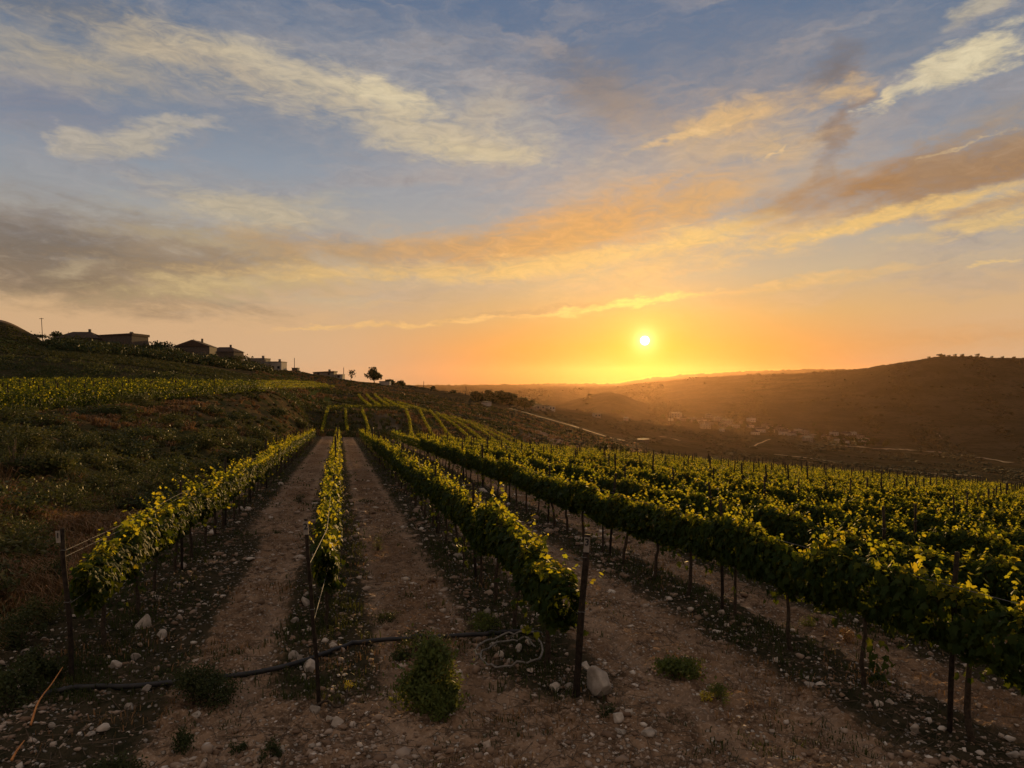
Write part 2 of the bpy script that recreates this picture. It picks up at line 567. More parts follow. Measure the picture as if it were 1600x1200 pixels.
def copy_tree(o, parent=None, ch=None):
    c = o.copy()
    col.objects.link(c)
    if parent is not None:
        c.parent = parent
    for k in (ch if ch is not None else []):
        kid, sub = k
        copy_tree(kid, c, sub)
    return c


def tube(pts, rad, n=6, cap=True):
    """tapered tube through pts -> (V, F quads)"""
    P = np.asarray(pts, float)
    m = len(P)
    rad = np.broadcast_to(np.asarray(rad, float), (m,))
    T = np.gradient(P, axis=0)
    T /= np.linalg.norm(T, axis=1)[:, None] + 1e-9
    V, F = [], []
    ref = np.array([0.3, 0.9, 0.1]) if abs(T[0][2]) > 0.8 else np.array([0, 0, 1.0])
    for i in range(m):
        a = np.cross(T[i], ref)
        a /= np.linalg.norm(a) + 1e-9
        b = np.cross(T[i], a)
        for k in range(n):
            th = 2 * math.pi * k / n
            V.append(P[i] + rad[i] * (math.cos(th) * a + math.sin(th) * b))
    for i in range(m - 1):
        for k in range(n):
            F.append((i * n + k, i * n + (k + 1) % n, (i + 1) * n + (k + 1) % n, (i + 1) * n + k))
    if cap:
        F.append(tuple(range(n))[::-1])
        F.append(tuple(range((m - 1) * n, m * n)))
    return V, F


class MB:
    def __init__(self):
        self.V, self.F = [], []

    def add(self, V, F):
        o = len(self.V)
        self.V += [tuple(v) for v in V]
        self.F += [tuple(i + o for i in f) for f in F]
        return self

    def tube(self, pts, rad, n=6):
        return self.add(*tube(pts, rad, n))

    def box(self, x0, y0, z0, x1, y1, z1):
        V = [(x0, y0, z0), (x1, y0, z0), (x1, y1, z0), (x0, y1, z0), (x0, y0, z1), (x1, y0, z1), (x1, y1, z1), (x0, y1, z1)]
        return self.add(V, [(3, 2, 1, 0), (4, 5, 6, 7), (0, 1, 5, 4), (1, 2, 6, 5), (2, 3, 7, 6), (3, 0, 4, 7)])

    def build(self, name, mat, parent=None, smooth=False):
        return mesh_py(name, self.V, self.F, mat, parent, smooth)


# ------------------------------------------------------------------ materials
def material(name, rough=0.9):
    m = bpy.data.materials.new(name)
    m.use_nodes = True
    n = NT(m.node_tree)
    n.n.clear()
    out = n.new('ShaderNodeOutputMaterial')
    b = n.new('ShaderNodeBsdfPrincipled')
    b.inputs['Roughness'].default_value = rough
    b.inputs['Specular IOR Level'].default_value = 0.25
    n.put(out.inputs[0], b.outputs[0])
    return m, n, b, out


def simple(name, a, bcol, scale=8.0, rough=0.85, bump=0.0, rnd=0.0, spec=0.06):
    m, n, b, out = material(name, rough)
    tc = n.new('ShaderNodeTexCoord')
    f = n.noise(tc.outputs['Object'], scale, 5, 0.6)
    c = n.mix(n.rng(f, 0.3, 0.7), (*a, 1), (*bcol, 1))
    if rnd:
        oi = n.new('ShaderNodeObjectInfo')
        c = n.mix(1.0, c, n.ramp(oi.outputs['Random'], [(0, (1 - rnd, 1 - rnd, 1 - rnd, 1)), (1, (1 + rnd, 1 + rnd, 1 + rnd, 1))]), 'MULTIPLY')
    n.put(b.inputs['Base Color'], c)
    b.inputs['Specular IOR Level'].default_value = spec
    if bump:
        bp = n.new('ShaderNodeBump')
        bp.inputs['Strength'].default_value = bump
        bp.inputs['Distance'].default_value = 0.02
        n.put(bp.inputs['Height'], f)
        n.put(b.inputs['Normal'], bp.outputs[0])
    return m


def leafy(name, cols, trans, tmix=0.5, rough=0.55):
    """leaf material: every leaf its own tint; light passes through"""
    m, n, b, out = material(name, rough)
    g = n.new('ShaderNodeNewGeometry')
    r = g.outputs['Random Per Island']
    k = len(cols)
    b.inputs['Specular IOR Level'].default_value = 0.06
    c = n.ramp(r, [(i / max(k - 1, 1), (*x, 1)) for i, x in enumerate(cols)])
    n.put(b.inputs['Base Color'], c)
    t = n.new('ShaderNodeBsdfTranslucent')
    tcx = n.ramp(r, [(i / max(len(trans) - 1, 1), (*x, 1)) for i, x in enumerate(trans)])
    n.put(t.inputs[0], tcx)
    ms = n.new('ShaderNodeMixShader')
    ms.inputs[0].default_value = tmix
    n.put(ms.inputs[1], b.outputs[0])
    n.put(ms.inputs[2], t.outputs[0])
    n.put(out.inputs[0], ms.outputs[0])
    return m


M = {}
M['vine'] = leafy('vine_leaf', [(.012, .024, .005), (.019, .035, .007), (.028, .043, .009), (.015, .028, .005)],
                  [(.08, .11, .007), (.12, .15, .009), (.16, .17, .011), (.09, .12, .007)], 0.32, 0.6)
M['young'] = leafy('sunlit_young_vine_leaf', [(.046, .064, .011), (.060, .074, .013), (.076, .080, .015)],
                   [(.40, .42, .018), (.54, .50, .022), (.68, .53, .026)], 0.55, 0.6)  # young leaves brightened past their own colour to paint sunlit canopy tops
M['stripweed'] = leafy('low_weed_leaf', [(.026, .036, .011), (.040, .050, .015), (.032, .040, .012)], [(.07, .08, .015), (.10, .10, .02)], 0.3)
M['weed'] = leafy('weed_leaf', [(.055, .080, .020), (.085, .105, .030), (.065, .085, .022)], [(.16, .18, .03), (.22, .22, .04)], 0.35)
M['bush'] = leafy('bush_leaf', [(.026, .036, .013), (.042, .054, .020), (.058, .062, .026)], [(.06, .07, .015), (.10, .10, .02)], 0.25)
M['tree'] = leafy('tree_leaf', [(.020, .030, .012), (.035, .045, .016)], [(.05, .06, .015), (.07, .07, .02)], 0.2)
M['sunlit_green'] = leafy('sunlit_leaf', [(.10, .22, .03), (.14, .28, .04)], [(.35, .6, .05), (.45, .7, .08)], 0.5)  # bright green paints the far shoot's leaves as sunlit
M['dry'] = leafy('dry_grass', [(.23, .115, .05), (.32, .18, .08), (.14, .10, .04), (.28, .135, .06)], [(.16, .085, .035), (.22, .13, .05)], 0.3)
M['grass'] = leafy('green_grass', [(.044, .052, .014), (.072, .072, .022), (.115, .094, .036)], [(.07, .08, .015), (.12, .11, .025)], 0.25)
M['flower'] = leafy('yellow_flower', [(.55, .42, .04), (.45, .36, .05)], [(.4, .3, .03)], 0.2)
M['bark'] = simple('bark', (.035, .026, .018), (.075, .055, .038), 30, 0.95, 0.6)
M['post'] = simple('weathered_post', (.016, .012, .009), (.040, .030, .022), 25, 0.9, 0.4)
M['steel'] = simple('galvanised_wire', (.10, .095, .085), (.16, .15, .135), 20, 0.75, spec=.1)
M['white'] = simple('white_plastic', (.17, .15, .125), (.26, .23, .195), 20, 0.5)
M['black'] = simple('black_ink', (.015, .015, .015), (.03, .03, .03), 20, 0.6)
M['pipe'] = simple('black_pipe', (.012, .012, .012), (.034, .030, .026), 7, 0.5, spec=.3)
M['hose'] = simple('grey_hose', (.15, .135, .11), (.24, .215, .18), 30, 0.9)
M['rock'] = simple('limestone', (.26, .215, .165), (.44, .375, .30), 9, 0.9, 0.8, 0.3)
M['pebble'] = simple('pebble', (.26, .21, .16), (.46, .40, .33), 3.0, 0.9)
M['twig'] = simple('twig', (.06, .045, .03), (.12, .085, .055), 20, 0.9)


def ground_material():
    m, n, b, out = material('soil', 0.95)
    b.inputs['Specular IOR Level'].default_value = 0.0
    g = n.new('ShaderNodeNewGeometry')
    pos = g.outputs['Position']
    at_ = n.new('ShaderNodeVertexColor', layer_name='cover')
    sp = n.new('ShaderNodeSeparateColor')
    n.put(sp.inputs[0], at_.outputs[0])
    strip, bank, rut = sp.outputs
    n1 = n.noise(pos, 0.55, 6, 0.6)
    n2 = n.noise(pos, 4.0, 6, 0.65)
    n3 = n.noise(pos, 26.0, 4, 0.6)
    soil = n.mix(n.rng(n1, 0.35, 0.65), (.195, .116, .064, 1), (.31, .202, .122, 1))
    soil = n.mix(n.rng(n2, 0.38, 0.68), soil, (.082, .051, .031, 1))
    soil = n.mix(n.rng(n3, 0.50, 0.72, 0, .7), soil, (.48, .36, .25, 1))
    # stone chips
    v = n.new('ShaderNodeTexVoronoi')
    n.put(v.inputs['Vector'], pos)
    v.inputs['Scale'].default_value = 16.0
    v.inputs['Randomness'].default_value = 1.0
    wn = n.new('ShaderNodeSeparateColor')
    n.put(wn.inputs[0], v.outputs['Color'])
    chip = n.math('MULTIPLY', n.rng(v.outputs['Distance'], 0.42, 0.26), n.rng(wn.outputs[0], 0.62, 0.70))
    soil = n.mix(n.math('MULTIPLY', chip, 0.85), soil, n.mix(wn.outputs[1], (.30, .25, .19, 1), (.50, .44, .36, 1)))
    soil = n.mix(n.rng(n.noise(pos, 0.22, 4, 0.6), 0.42, 0.66, 0, .55), soil, (.13, .076, .042, 1))
    soil = n.mix(n.math('MULTIPLY', rut, 0.45), soil, (.38, .265, .175, 1))
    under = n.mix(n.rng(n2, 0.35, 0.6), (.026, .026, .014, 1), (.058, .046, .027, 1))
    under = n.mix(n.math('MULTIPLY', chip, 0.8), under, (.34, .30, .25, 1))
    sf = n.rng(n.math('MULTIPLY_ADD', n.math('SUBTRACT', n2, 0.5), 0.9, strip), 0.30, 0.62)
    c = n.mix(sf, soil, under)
    turf = n.mix(n.rng(n1, 0.38, 0.62), (.040, .042, .017, 1), (.105, .068, .033, 1))
    turf = n.mix(n.rng(n3, 0.45, 0.7), turf, (.055, .050, .022, 1))
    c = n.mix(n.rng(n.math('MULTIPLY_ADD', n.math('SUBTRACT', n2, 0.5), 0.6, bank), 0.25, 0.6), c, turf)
    n.put(b.inputs['Base Color'], c)
    h = n.math('ADD', n.math('MULTIPLY', n3, 0.5), n.math('MULTIPLY', chip, 0.55))
    h = n.math('ADD', h, n.math('MULTIPLY', n2, 0.8))
    bp = n.new('ShaderNodeBump')
    bp.inputs['Strength'].default_value = 1.0
    bp.inputs['Distance'].default_value = 0.06
    n.put(bp.inputs['Height'], h)
    n.put(b.inputs['Normal'], bp.outputs[0])
    return m


def hill_material():
    m, n, b, out = material('scrub_hillside', 1.0)
    b.inputs['Specular IOR Level'].default_value = 0.0
    g = n.new('ShaderNodeNewGeometry')
    pos = g.outputs['Position']
    at_ = n.new('ShaderNodeVertexColor', layer_name='cover')
    sp = n.new('ShaderNodeSeparateColor')
    n.put(sp.inputs[0], at_.outputs[0])
    green, pale, _ = sp.outputs
    n1 = n.noise(pos, 0.014, 6, 0.6, dist=0.6)
    n2 = n.noise(pos, 0.11, 6, 0.65)
    n3 = n.noise(pos, 0.75, 4, 0.7)
    c = n.mix(n.rng(n1, 0.36, 0.64), (.032, .029, .015, 1), (.060, .046, .026, 1))
    c = n.mix(n.rng(n2, 0.50, 0.66), c, (.017, .019, .008, 1))
    c = n.mix(n.rng(n3, 0.48, 0.7, 0, .6), c, (.085, .062, .037, 1))
    gr = n.mix(n.rng(n3, 0.3, 0.7), (.046, .058, .016, 1), (.075, .078, .024, 1))
    c = n.mix(n.rng(n.math('MULTIPLY_ADD', n.math('SUBTRACT', n2, 0.5), 0.7, green), 0.3, 0.6), c, gr)
    pl = n.mix(n.rng(n2, 0.3, 0.7), (.13, .09, .06, 1), (.19, .14, .095, 1))
    c = n.mix(n.rng(n.math('MULTIPLY_ADD', n.math('SUBTRACT', n2, 0.5), 0.7, pale), 0.3, 0.6), c, pl)
    n.put(b.inputs['Base Color'], c)
    bp = n.new('ShaderNodeBump')
    bp.inputs['Strength'].default_value = 0.7
    bp.inputs['Distance'].default_value = 1.2
    n.put(bp.inputs['Height'], n.math('MULTIPLY_ADD', n3, 0.35, n2))
    n.put(b.inputs['Normal'], bp.outputs[0])
    return m


M['soil'] = ground_material()
M['hill'] = hill_material()
M['track'] = simple('pale_track', (.13, .095, .06), (.20, .15, .10), 0.4, 0.95)


# ------------------------------------------------------------------ the land
def depth_rings(a, b, f):
    out = [a]
    while out[-1] < b:
        out.append(out[-1] + f(out[-1]))
    out[-1] = b
    return np.array(out)


def sheet(name, ts, ds, mat, cover, zoff=0.0, with_micro=False):
    T, D = np.meshgrid(ts, ds)
    X = T * D
    Z = ground_z(X, D)
    if with_micro:
        Z = Z + micro(X, D)
    Z = Z + zoff
    n, m = T.shape
    V = np.stack([X, D, Z], -1).reshape(-1, 3)
    i = np.arange(n - 1)[:, None] * m + np.arange(m - 1)[None, :]
    i = i.ravel()
    F = np.stack([i, i + 1, i + m + 1, i + m], -1)
    o = mesh_np(name, V, F, mat, smooth=True)
    cv = cover(X, D, Z).reshape(-1, 4).astype(np.float32)
    ca = o.data.color_attributes.new('cover', 'FLOAT_COLOR', 'POINT')
    ca.data.foreach_set('color', cv.ravel())
    tag(o, kind='structure')
    return o


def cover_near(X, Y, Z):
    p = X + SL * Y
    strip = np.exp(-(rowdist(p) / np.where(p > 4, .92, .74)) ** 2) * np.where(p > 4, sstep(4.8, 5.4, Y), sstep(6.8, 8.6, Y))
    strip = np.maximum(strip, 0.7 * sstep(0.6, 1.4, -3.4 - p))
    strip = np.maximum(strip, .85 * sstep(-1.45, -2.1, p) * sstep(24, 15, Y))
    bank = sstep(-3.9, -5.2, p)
    return np.stack([strip, bank, ruts(X, Y), 0 * X + 1], -1)


def cover_far(X, Y, Z):
    px = CX + FPX * X / Y
    green = sstep(520, 380, px) * sstep(136, 142, Y) * sstep(176, 160, Y) * 0.9
    green = np.maximum(green, sstep(395, 415, px) * sstep(540, 500, px) * sstep(138, 150, Y) * sstep(290, 240, Y) * .8)
    green = np.maximum(green, sstep(500, 560, px) * sstep(620, 560, px) * sstep(130, 138, Y) * sstep(200, 170, Y) * .6)
    green = np.maximum(green, .38 * sstep(520, 600, px) * sstep(960, 820, px) * sstep(105, 125, Y) * sstep(420, 260, Y))
    pale = sstep(760, 840, px) * sstep(980, 900, px) * sstep(140, 170, Y) * sstep(260, 220, Y) * .55
    pale = np.maximum(pale, sstep(75, 30, px) * sstep(182, 196, Y) * .5)
    pale = np.maximum(pale, sstep(570, 592, px) * sstep(636, 618, px) * sstep(104, 112, Y) * sstep(140, 130, Y) * .42)
    pale = np.maximum(pale, sstep(425, 445, px) * sstep(500, 470, px) * sstep(300, 325, Y) * sstep(380, 350, Y) * .8)
    return np.stack([green, pale, 0 * X, 0 * X + 1], -1)


near_t = np.linspace(-0.86, 0.86, 820)
near_d = depth_rings(4.6, 100.0, lambda d: 0.0034 * d if d < 13 else (0.006 * d if d < 40 else 0.011 * d))
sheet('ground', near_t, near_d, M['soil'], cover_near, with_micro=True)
far_t = np.linspace(-0.95, 1.05, 640)
far_d = depth_rings(99.0, 6500.0, lambda d: 0.009 * d if d < 700 else 0.014 * d)
sheet('hills', far_t, far_d, M['hill'], cover_far, zoff=-0.02)


def back_track():
    xs = np.linspace(-40, 40, 161)
    ys = np.linspace(-40, 4.75, 90)
    Xg, Yg = np.meshgrid(xs, ys)
    Zg = np.where(Yg > 0.5, z_near(Xg, np.maximum(Yg, 0.01)), -1.65) + 0.03 * fbm(Xg * 1.1, Yg * 1.1, 3) - 0.03
    n, m = Xg.shape
    i = (np.arange(n - 1)[:, None] * m + np.arange(m - 1)[None, :]).ravel()
    o = mesh_np('path', np.stack([Xg, Yg, Zg], -1).reshape(-1, 3), np.stack([i, i + 1, i + m + 1, i + m], -1), M['soil'], smooth=True)
    tag(o, kind='structure')


back_track()

# ------------------------------------------------------------------ leaves
_o = [(0, -.02), (.22, -.16), (.46, -.02), (.36, .22), (.50, .46), (.26, .52), (.16, .66), (0, .92), (-.16, .66), (-.26, .52), (-.50, .46), (-.36, .22), (-.46, -.02), (-.22, -.16)]
LEAF_V = np.array([(0, .26, 0)] + [(x, y, -0.30 * abs(x) - 0.16 * max(y, 0) ** 2) for x, y in _o])
LEAF_F = np.array([(0, 1 + i, 1 + (i + 1) % len(_o)) for i in range(len(_o))])
QUAD_V = np.array([(0, 0, 0), (.42, .45, -.06), (0, 1, -.05), (-.42, .45, -.06)])
QUAD_F = np.array([(0, 1, 2), (0, 2, 3)])


def leaves(pos, nrm, tip, size, V=LEAF_V, F=LEAF_F):
    pos, nrm, tip = (np.asarray(a, float) for a in (pos, nrm, tip))
    nrm = nrm / (np.linalg.norm(nrm, axis=1)[:, None] + 1e-9)
    tip = tip - (tip * nrm).sum(1)[:, None] * nrm
    tip = tip / (np.linalg.norm(tip, axis=1)[:, None] + 1e-9)
    b = np.cross(tip, nrm)
    s = np.asarray(size, float)[:, None, None]
    W = pos[:, None, :] + s * (V[None, :, 0:1] * b[:, None] + V[None, :, 1:2] * tip[:, None] + V[None, :, 2:3] * nrm[:, None])
    n, k = len(pos), len(V)
    FF = F[None] + (np.arange(n) * k)[:, None, None]
    return W.reshape(-1, 3), FF.reshape(-1, 3)


def join(parts):
    V, F, MI, o = [], [], [], 0
    for v, f, mi in parts:
        V.append(v)
        F.append(np.asarray(f) + o)
        MI.append(np.full(len(f), mi))
        o += len(v)
    return np.concatenate(V), np.concatenate(F), np.concatenate(MI)


def vine_points(g, n, L, shoots):
    """leaf positions and attitudes of one trained vine, rows along y"""
    ph = g.uniform(0, 100)
    y = g.uniform(-L / 2 - .06, L / 2 + .06, n)
    th = g.uniform(0, 2 * np.pi, n)
    lump = 1 + 0.42 * perlin(y * 2.1 + ph, th * 0.8 + ph) + 0.15 * perlin(y * 6 + ph, th * 2)
    r = (0.45 + 0.55 * g.uniform(0, 1, n) ** 0.5) * lump
    x = 0.205 * r * np.cos(th)
    z = 1.06 + 0.31 * r * np.sin(th) + 0.05 * perlin(y * 1.6 + ph * 2, y * 0 + ph)
    pos = np.stack([x, y, z], -1)
    nrm = np.stack([np.cos(th) * 1.2, 0 * y, np.sin(th) * .6 + .35], -1) + g.normal(0, .55, (n, 3))
    tip = np.stack([np.cos(th) * .5, 0 * y, -0.9 + 0 * y], -1) + g.normal(0, .45, (n, 3))
    size = .048 + .085 * g.uniform(0, 1, n) ** 1.4
    P, N, T, S = [pos], [nrm], [tip], [size]
    stems = []
    for k in range(shoots):
        b = np.array([g.uniform(-.2, .2), g.uniform(-L / 2, L / 2), g.uniform(1.18, 1.34)])
        d = np.array([g.normal(0, .35), g.normal(0, .35), 1.0])
        ln = g.uniform(.10, .34) + (g.uniform() < .22) * .22
        bend = g.normal(0, .25, 2)
        m = int(4 + ln * 14)
        pts = []
        for i in range(m):
            t = (i + .5) / m
            q = b + d * ln * t + np.array([bend[0], bend[1], -.35 * abs(bend[0])]) * ln * t * t
            pts.append(q)
            a = g.uniform(0, 2 * np.pi)
            o = np.array([math.cos(a), math.sin(a), .25])
            P.append((q + o * .02)[None])
            N.append((np.array([0, 0, .8]) + o * .7 + g.normal(0, .35, 3))[None])
            T.append((o + np.array([0, 0, -.25]))[None])
            S.append(np.array([g.uniform(.05, .10) * (1.1 - .55 * t)]))
        stems.append((b, pts[-1]))
    for k in range(shoots // 2):
        b = np.array([g.choice([-1, 1]) * g.uniform(.1, .3), g.uniform(-L / 2, L / 2), g.uniform(.55, .78)])
        for i in range(3):
            P.append((b + g.normal(0, .05, 3))[None])
            N.append(g.normal(0, 1, (1, 3)) + np.array([[.5, 0, .2]]))
            T.append(np.array([[0, 0, -1.]]) + g.normal(0, .3, (1, 3)))
            S.append(np.array([g.uniform(.06, .10)]))
    return np.concatenate(P), np.concatenate(N), np.concatenate(T), np.concatenate(S), stems


def sunlit_young_leaf(g, P, side):
    """1 for young leaves painted as sunlit: shoots, canopy top, some outermost leaves"""
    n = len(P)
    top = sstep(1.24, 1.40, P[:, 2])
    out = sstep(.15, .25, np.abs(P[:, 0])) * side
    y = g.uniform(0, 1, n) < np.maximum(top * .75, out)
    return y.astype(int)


VL = 1.4                                       # spacing of vines along a row, metres of depth
RZ = math.atan(SL)
vine_protos = []
for k in range(13):
    g = np.random.default_rng(100 + k)
    P, N, T, S, stems = vine_points(g, 1250, VL * 1.03, 12 + k % 5)
    lv, lf = leaves(P, N, T, S)
    sv, sf = [], []
    for b, e in stems:
        i = len(sv)
        w = np.array([.005, 0, 0])
        w2 = np.array([0, .005, 0])
        sv += [b - w, b + w, e, b - w2, b + w2]
        sf += [(i, i + 1, i + 2), (i + 3, i + 4, i + 2)]
    V, F, MI = join([(lv, lf, 0), (np.array(sv), np.array(sf), 1)])
    MI[:len(lf)] = np.repeat(sunlit_young_leaf(g, P, .30 if k >= 8 else .015), len(LEAF_F)) * 2  # first two rows carry more bright leaves, standing in for sunlit sides
    root = thing('grapevine', None, 'grapevine', (0, 0, -500))
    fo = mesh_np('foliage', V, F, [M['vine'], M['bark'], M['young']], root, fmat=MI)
    mb = MB()
    zz = np.linspace(-.12, .80, 8)
    j = g.normal(0, .022, (8, 2)).cumsum(0) * .8
    mb.tube([(j[i, 0] - j[-1, 0], j[i, 1] - j[-1, 1], zz[i]) for i in range(8)], np.linspace(.034, .022, 8) * g.uniform(.8, 1.15), 7)
    for s in (-1, 1):
        mb.tube([(0, 0, .78), (.01, s * .12, .86), (.02 * s, s * .38, .88), (0, s * .68, .87)], [.022, .018, .014, .008], 6)
    tr = mb.build('trunk', M['bark'], root, True)
    vine_protos.append((root, [(fo, []), (tr, [])]))

ROW_NAME = ['the row beside the grassy bank', 'the narrow middle row behind post 2',
            'the row behind post 3', 'the long row crossing to the lower right']
NTH = 'first second third fourth fifth sixth seventh eighth ninth tenth eleventh twelfth 13th 14th 15th 16th 17th 18th 19th 20th 21st 22nd 23rd 24th'.split()
ROW_NAME += ['the %s trellis row from the bank' % NTH[i] if i < 24 else 'trellis row %d from the bank' % (i + 1) for i in range(4, len(ROWS))]
ROW_START = [8.75, 9.6, 8.12, 6.45]

spots = []                                     # (row, order in row, X, Y)
for i, p in enumerate(ROWS):
    y0 = ROW_START[i] if i < 4 else max(5.6, FPX * p / (1700 - 530))
    k = 0
    y = y0 + VL / 2
    while y < ROW_END + (0.8 if i in (0, 2) else 0) - (2.5 if i > 3 else 0):
        x = p - SL * y
        spots.append((i, k, x, y))
        k += 1
        y += VL * rng.uniform(.94, 1.06)
order = sorted(spots, key=lambda s: s[3] + 0.25 * abs(s[2]) - (8 if s[0] < 4 else 0))
near = order[:296]
rest = order[296:]
used_proto = set()
for i, k, x, y in near:
    q = int(rng.integers(8, 13)) if i < 2 else int(rng.integers(0, 8))
    root, ch = vine_protos[q]
    first = q not in used_proto
    if first:
        used_proto.add(q)
        o = root
    else:
        o = copy_tree(root, None, ch)
    side = rng.random() < .5
    o.location = (x, y, gz(x, y))
    o.rotation_euler = (rng.normal(0, .02), rng.normal(0, .02), RZ + (math.pi if side else 0))
    hgt = rng.uniform(.92, 1.10)
    o.scale = (rng.uniform(.9, 1.15), rng.uniform(1.0, 1.06), hgt)
    if i == 1:
        o.scale = (.82, 1.03, hgt)
    if i == 3:
        o.scale = (o.scale[0], o.scale[1], hgt * 1.05)
    end = 'near end' if i < 3 else 'right edge'
    if k < 24:
        o['label'] = 'grapevine, %s from the %s of %s' % (NTH[k], end, ROW_NAME[i])
    else:
        o['label'] = 'small leafy grapevine towards the far end of %s' % ROW_NAME[i]
    o['group'] = 'grapevines in the near vineyard'
for q, (root, ch) in enumerate(vine_protos):
    assert q in used_proto

# the vines farther off: one mass
parts = []
for i, k, x, y in rest:
    g = np.random.default_rng(5000 + i * 97 + k)
    n = 520 if y < 45 else (340 if y < 65 else 220)
    P, N, T, S, _ = vine_points(g, n, VL * 1.05, 7 if y < 55 else 5)
    S = S * (1.1 if y < 45 else 1.3)
    c, s_ = math.cos(RZ), math.sin(RZ)
    rot = np.array([[c, -s_, 0], [s_, c, 0], [0, 0, 1]])
    lv, lf = leaves(P @ rot.T + np.array([x, y, gz(x, y)]), N, T, S, QUAD_V, QUAD_F)
    yl = sunlit_young_leaf(g, P, .01).astype(bool)
    lv, lf = lv.reshape(-1, 4, 3), QUAD_F
    for m_, mi in ((~yl, 0), (yl, 2)):
        if m_.any():
            q_ = lv[m_]
            parts.append((q_.reshape(-1, 3), (QUAD_F[None] + (np.arange(len(q_)) * 4)[:, None, None]).reshape(-1, 3), mi))
    tv, tf = tube([(x, y, gz(x, y) - .1), (x, y, gz(x, y) + .95)], [.03, .025], 3, cap=False)
    parts.append((np.array(tv), np.array([t for f in tf for t in ((f[0], f[1], f[2]), (f[0], f[2], f[3]))]), 1))
V, F, MI = join(parts)
tag(mesh_np('distant_grapevines', V, F, [M['vine'], M['bark'], M['young']], fmat=MI), 'mass of small leafy grapevines filling the far right of the vineyard', 'grapevines', kind='stuff')


# ------------------------------------------------------------------ trellis posts and wires
def post_mesh(h, r, seed):
    g = np.random.default_rng(seed)
    mb = MB()
    zz = np.linspace(-.25, h, 7)
    mb.tube([(g.normal(0, .005), g.normal(0, .005), z) for z in zz], np.linspace(r * 1.08, r * .94, 7) * (1 + g.normal(0, .03, 7)), 9)
    return mb


def wire_ring(z, r):
    mb = MB()
    a = np.linspace(0, 2 * np.pi, 13)
    mb.tube([(r * math.cos(t), r * math.sin(t), z + .004 * math.sin(3 * t)) for t in a], .004, 4)
    return mb


def digit(ch, w, parent):
    cu = bpy.data.curves.new('number', 'FONT')
    cu.body = ch
    cu.size = w
    cu.extrude = .0012
    cu.offset = w * .022
    cu.align_x = 'CENTER'
    cu.align_y = 'CENTER'
    o = bpy.data.objects.new('number', cu)
    col.objects.link(o)
    dg = bpy.context.evaluated_depsgraph_get()
    me = bpy.data.meshes.new_from_object(o.evaluated_get(dg))
    bpy.data.objects.remove(o)
    m = bpy.data.objects.new('number', me)
    me.materials.clear()
    me.materials.append(M['black'])
    col.objects.link(m)
    m.parent = parent
    return m


def end_post(px_top, py_top, px_b, py_b, r, ch, label, tagside):
    X, Y, Z = hit(px_b, py_b)
    h = (py_b - py_top) / FPX * Y
    dx = (px_top - px_b) / FPX * Y
    root = thing('trellis_post', label, 'post', (X, Y, Z), group='numbered end posts of the vine rows')
    lean = math.atan2(dx, h)
    root.rotation_euler = (0, lean, 0)
    mb = post_mesh(h, r, int(px_b))
    mb.build('stake', M['post'], root, True)
    for z in (h * .52, h * .86):
        wire_ring(z, r * 1.08).build('wire_tie', M['steel'], root)
    tw, th = (.06, .15) if ch == '3' else (.05, .125)
    tg = MB().box(-tw / 2, -r - .012, h - th - .03, tw / 2, -r - .004, h - .02).build('number_tag', M['white'], root)
    tg.location = (tagside, 0, 0)
    d = digit(ch, .105 if ch == '3' else .085, tg)
    d.rotation_euler = (R(90), 0, 0)
    d.location = (0, -r - .0135, h - .075)
    return X, Y, Z, h, root


E1 = end_post(97, 822, 113, 1062, .028, '1', 'leaning dark end post with tag 1 beside the grassy bank', -.03)
E2 = end_post(478, 814, 499, 1108, .020, '2', 'thin leaning dark end post with tag 2 at the narrow middle row', 0)
E3 = end_post(917, 842, 900, 1092, .036, '3', 'thick wooden end post with white tag 3 beside a pale boulder', 0)

pp = thing('trellis_post', None, 'post', (0, 0, -500))
pp_st = post_mesh(1.80, .026, 5).build('stake', M['post'], pp, True)
pp_w = wire_ring(1.46, .033).build('wire_tie', M['steel'], pp)
thin = thing('trellis_post', None, 'post', (0, 0, -500))
thin_st = post_mesh(1.92, .04, 6).build('stake', M['post'], thin, True)
posts = []
for i, p in enumerate(ROWS):
    if i == 3:
        ys = [hit(1508, 1150)[1], hit(1087, 960)[1]]
        ys += [ys[-1] + 4.9 * (k + 1) for k in range(16)]
    else:
        y0 = (ROW_START[i] if i < 3 else max(6.0, FPX * p / (1640 - 530)))
        ys = [y0 + 5.4 * (k + 1) - (2.6 if i > 3 else 0) for k in range(17)]
    for k, y in enumerate(ys):
        if y < ROW_END + 1:
            posts.append((i, k, p - SL * y, y))
    if i > 3:
        posts.append((i, 30, p - SL * (ROW_END - 2.0), ROW_END - 2.0))
posts.sort(key=lambda s: s[3])
posts = posts[:300]
firstp = {'a': True, 'b': True}
for i, k, x, y in posts:
    key = 'a' if y < 30 else 'b'
    root, ch = (pp, [(pp_st, []), (pp_w, [])]) if key == 'a' else (thin, [(thin_st, [])])
    if firstp[key]:
        firstp[key] = False
        o = root
    else:
        o = copy_tree(root, None, ch)
    o.location = (x, y, gz(x, y))
    o.rotation_euler = (rng.normal(0, .025), rng.normal(0, .03), rng.uniform(0, 6))
    s = rng.uniform(.95, 1.09)
    o.scale = (1, 1, s)
    o['group'] = 'stakes along the vine rows'
    if k == 30:
        o['label'] = 'dark stake at the far end of %s' % ROW_NAME[i]
    else:
        o['label'] = 'dark stake, %s from the %s of %s' % (NTH[k], 'near end' if i < 3 else 'right edge', ROW_NAME[i])


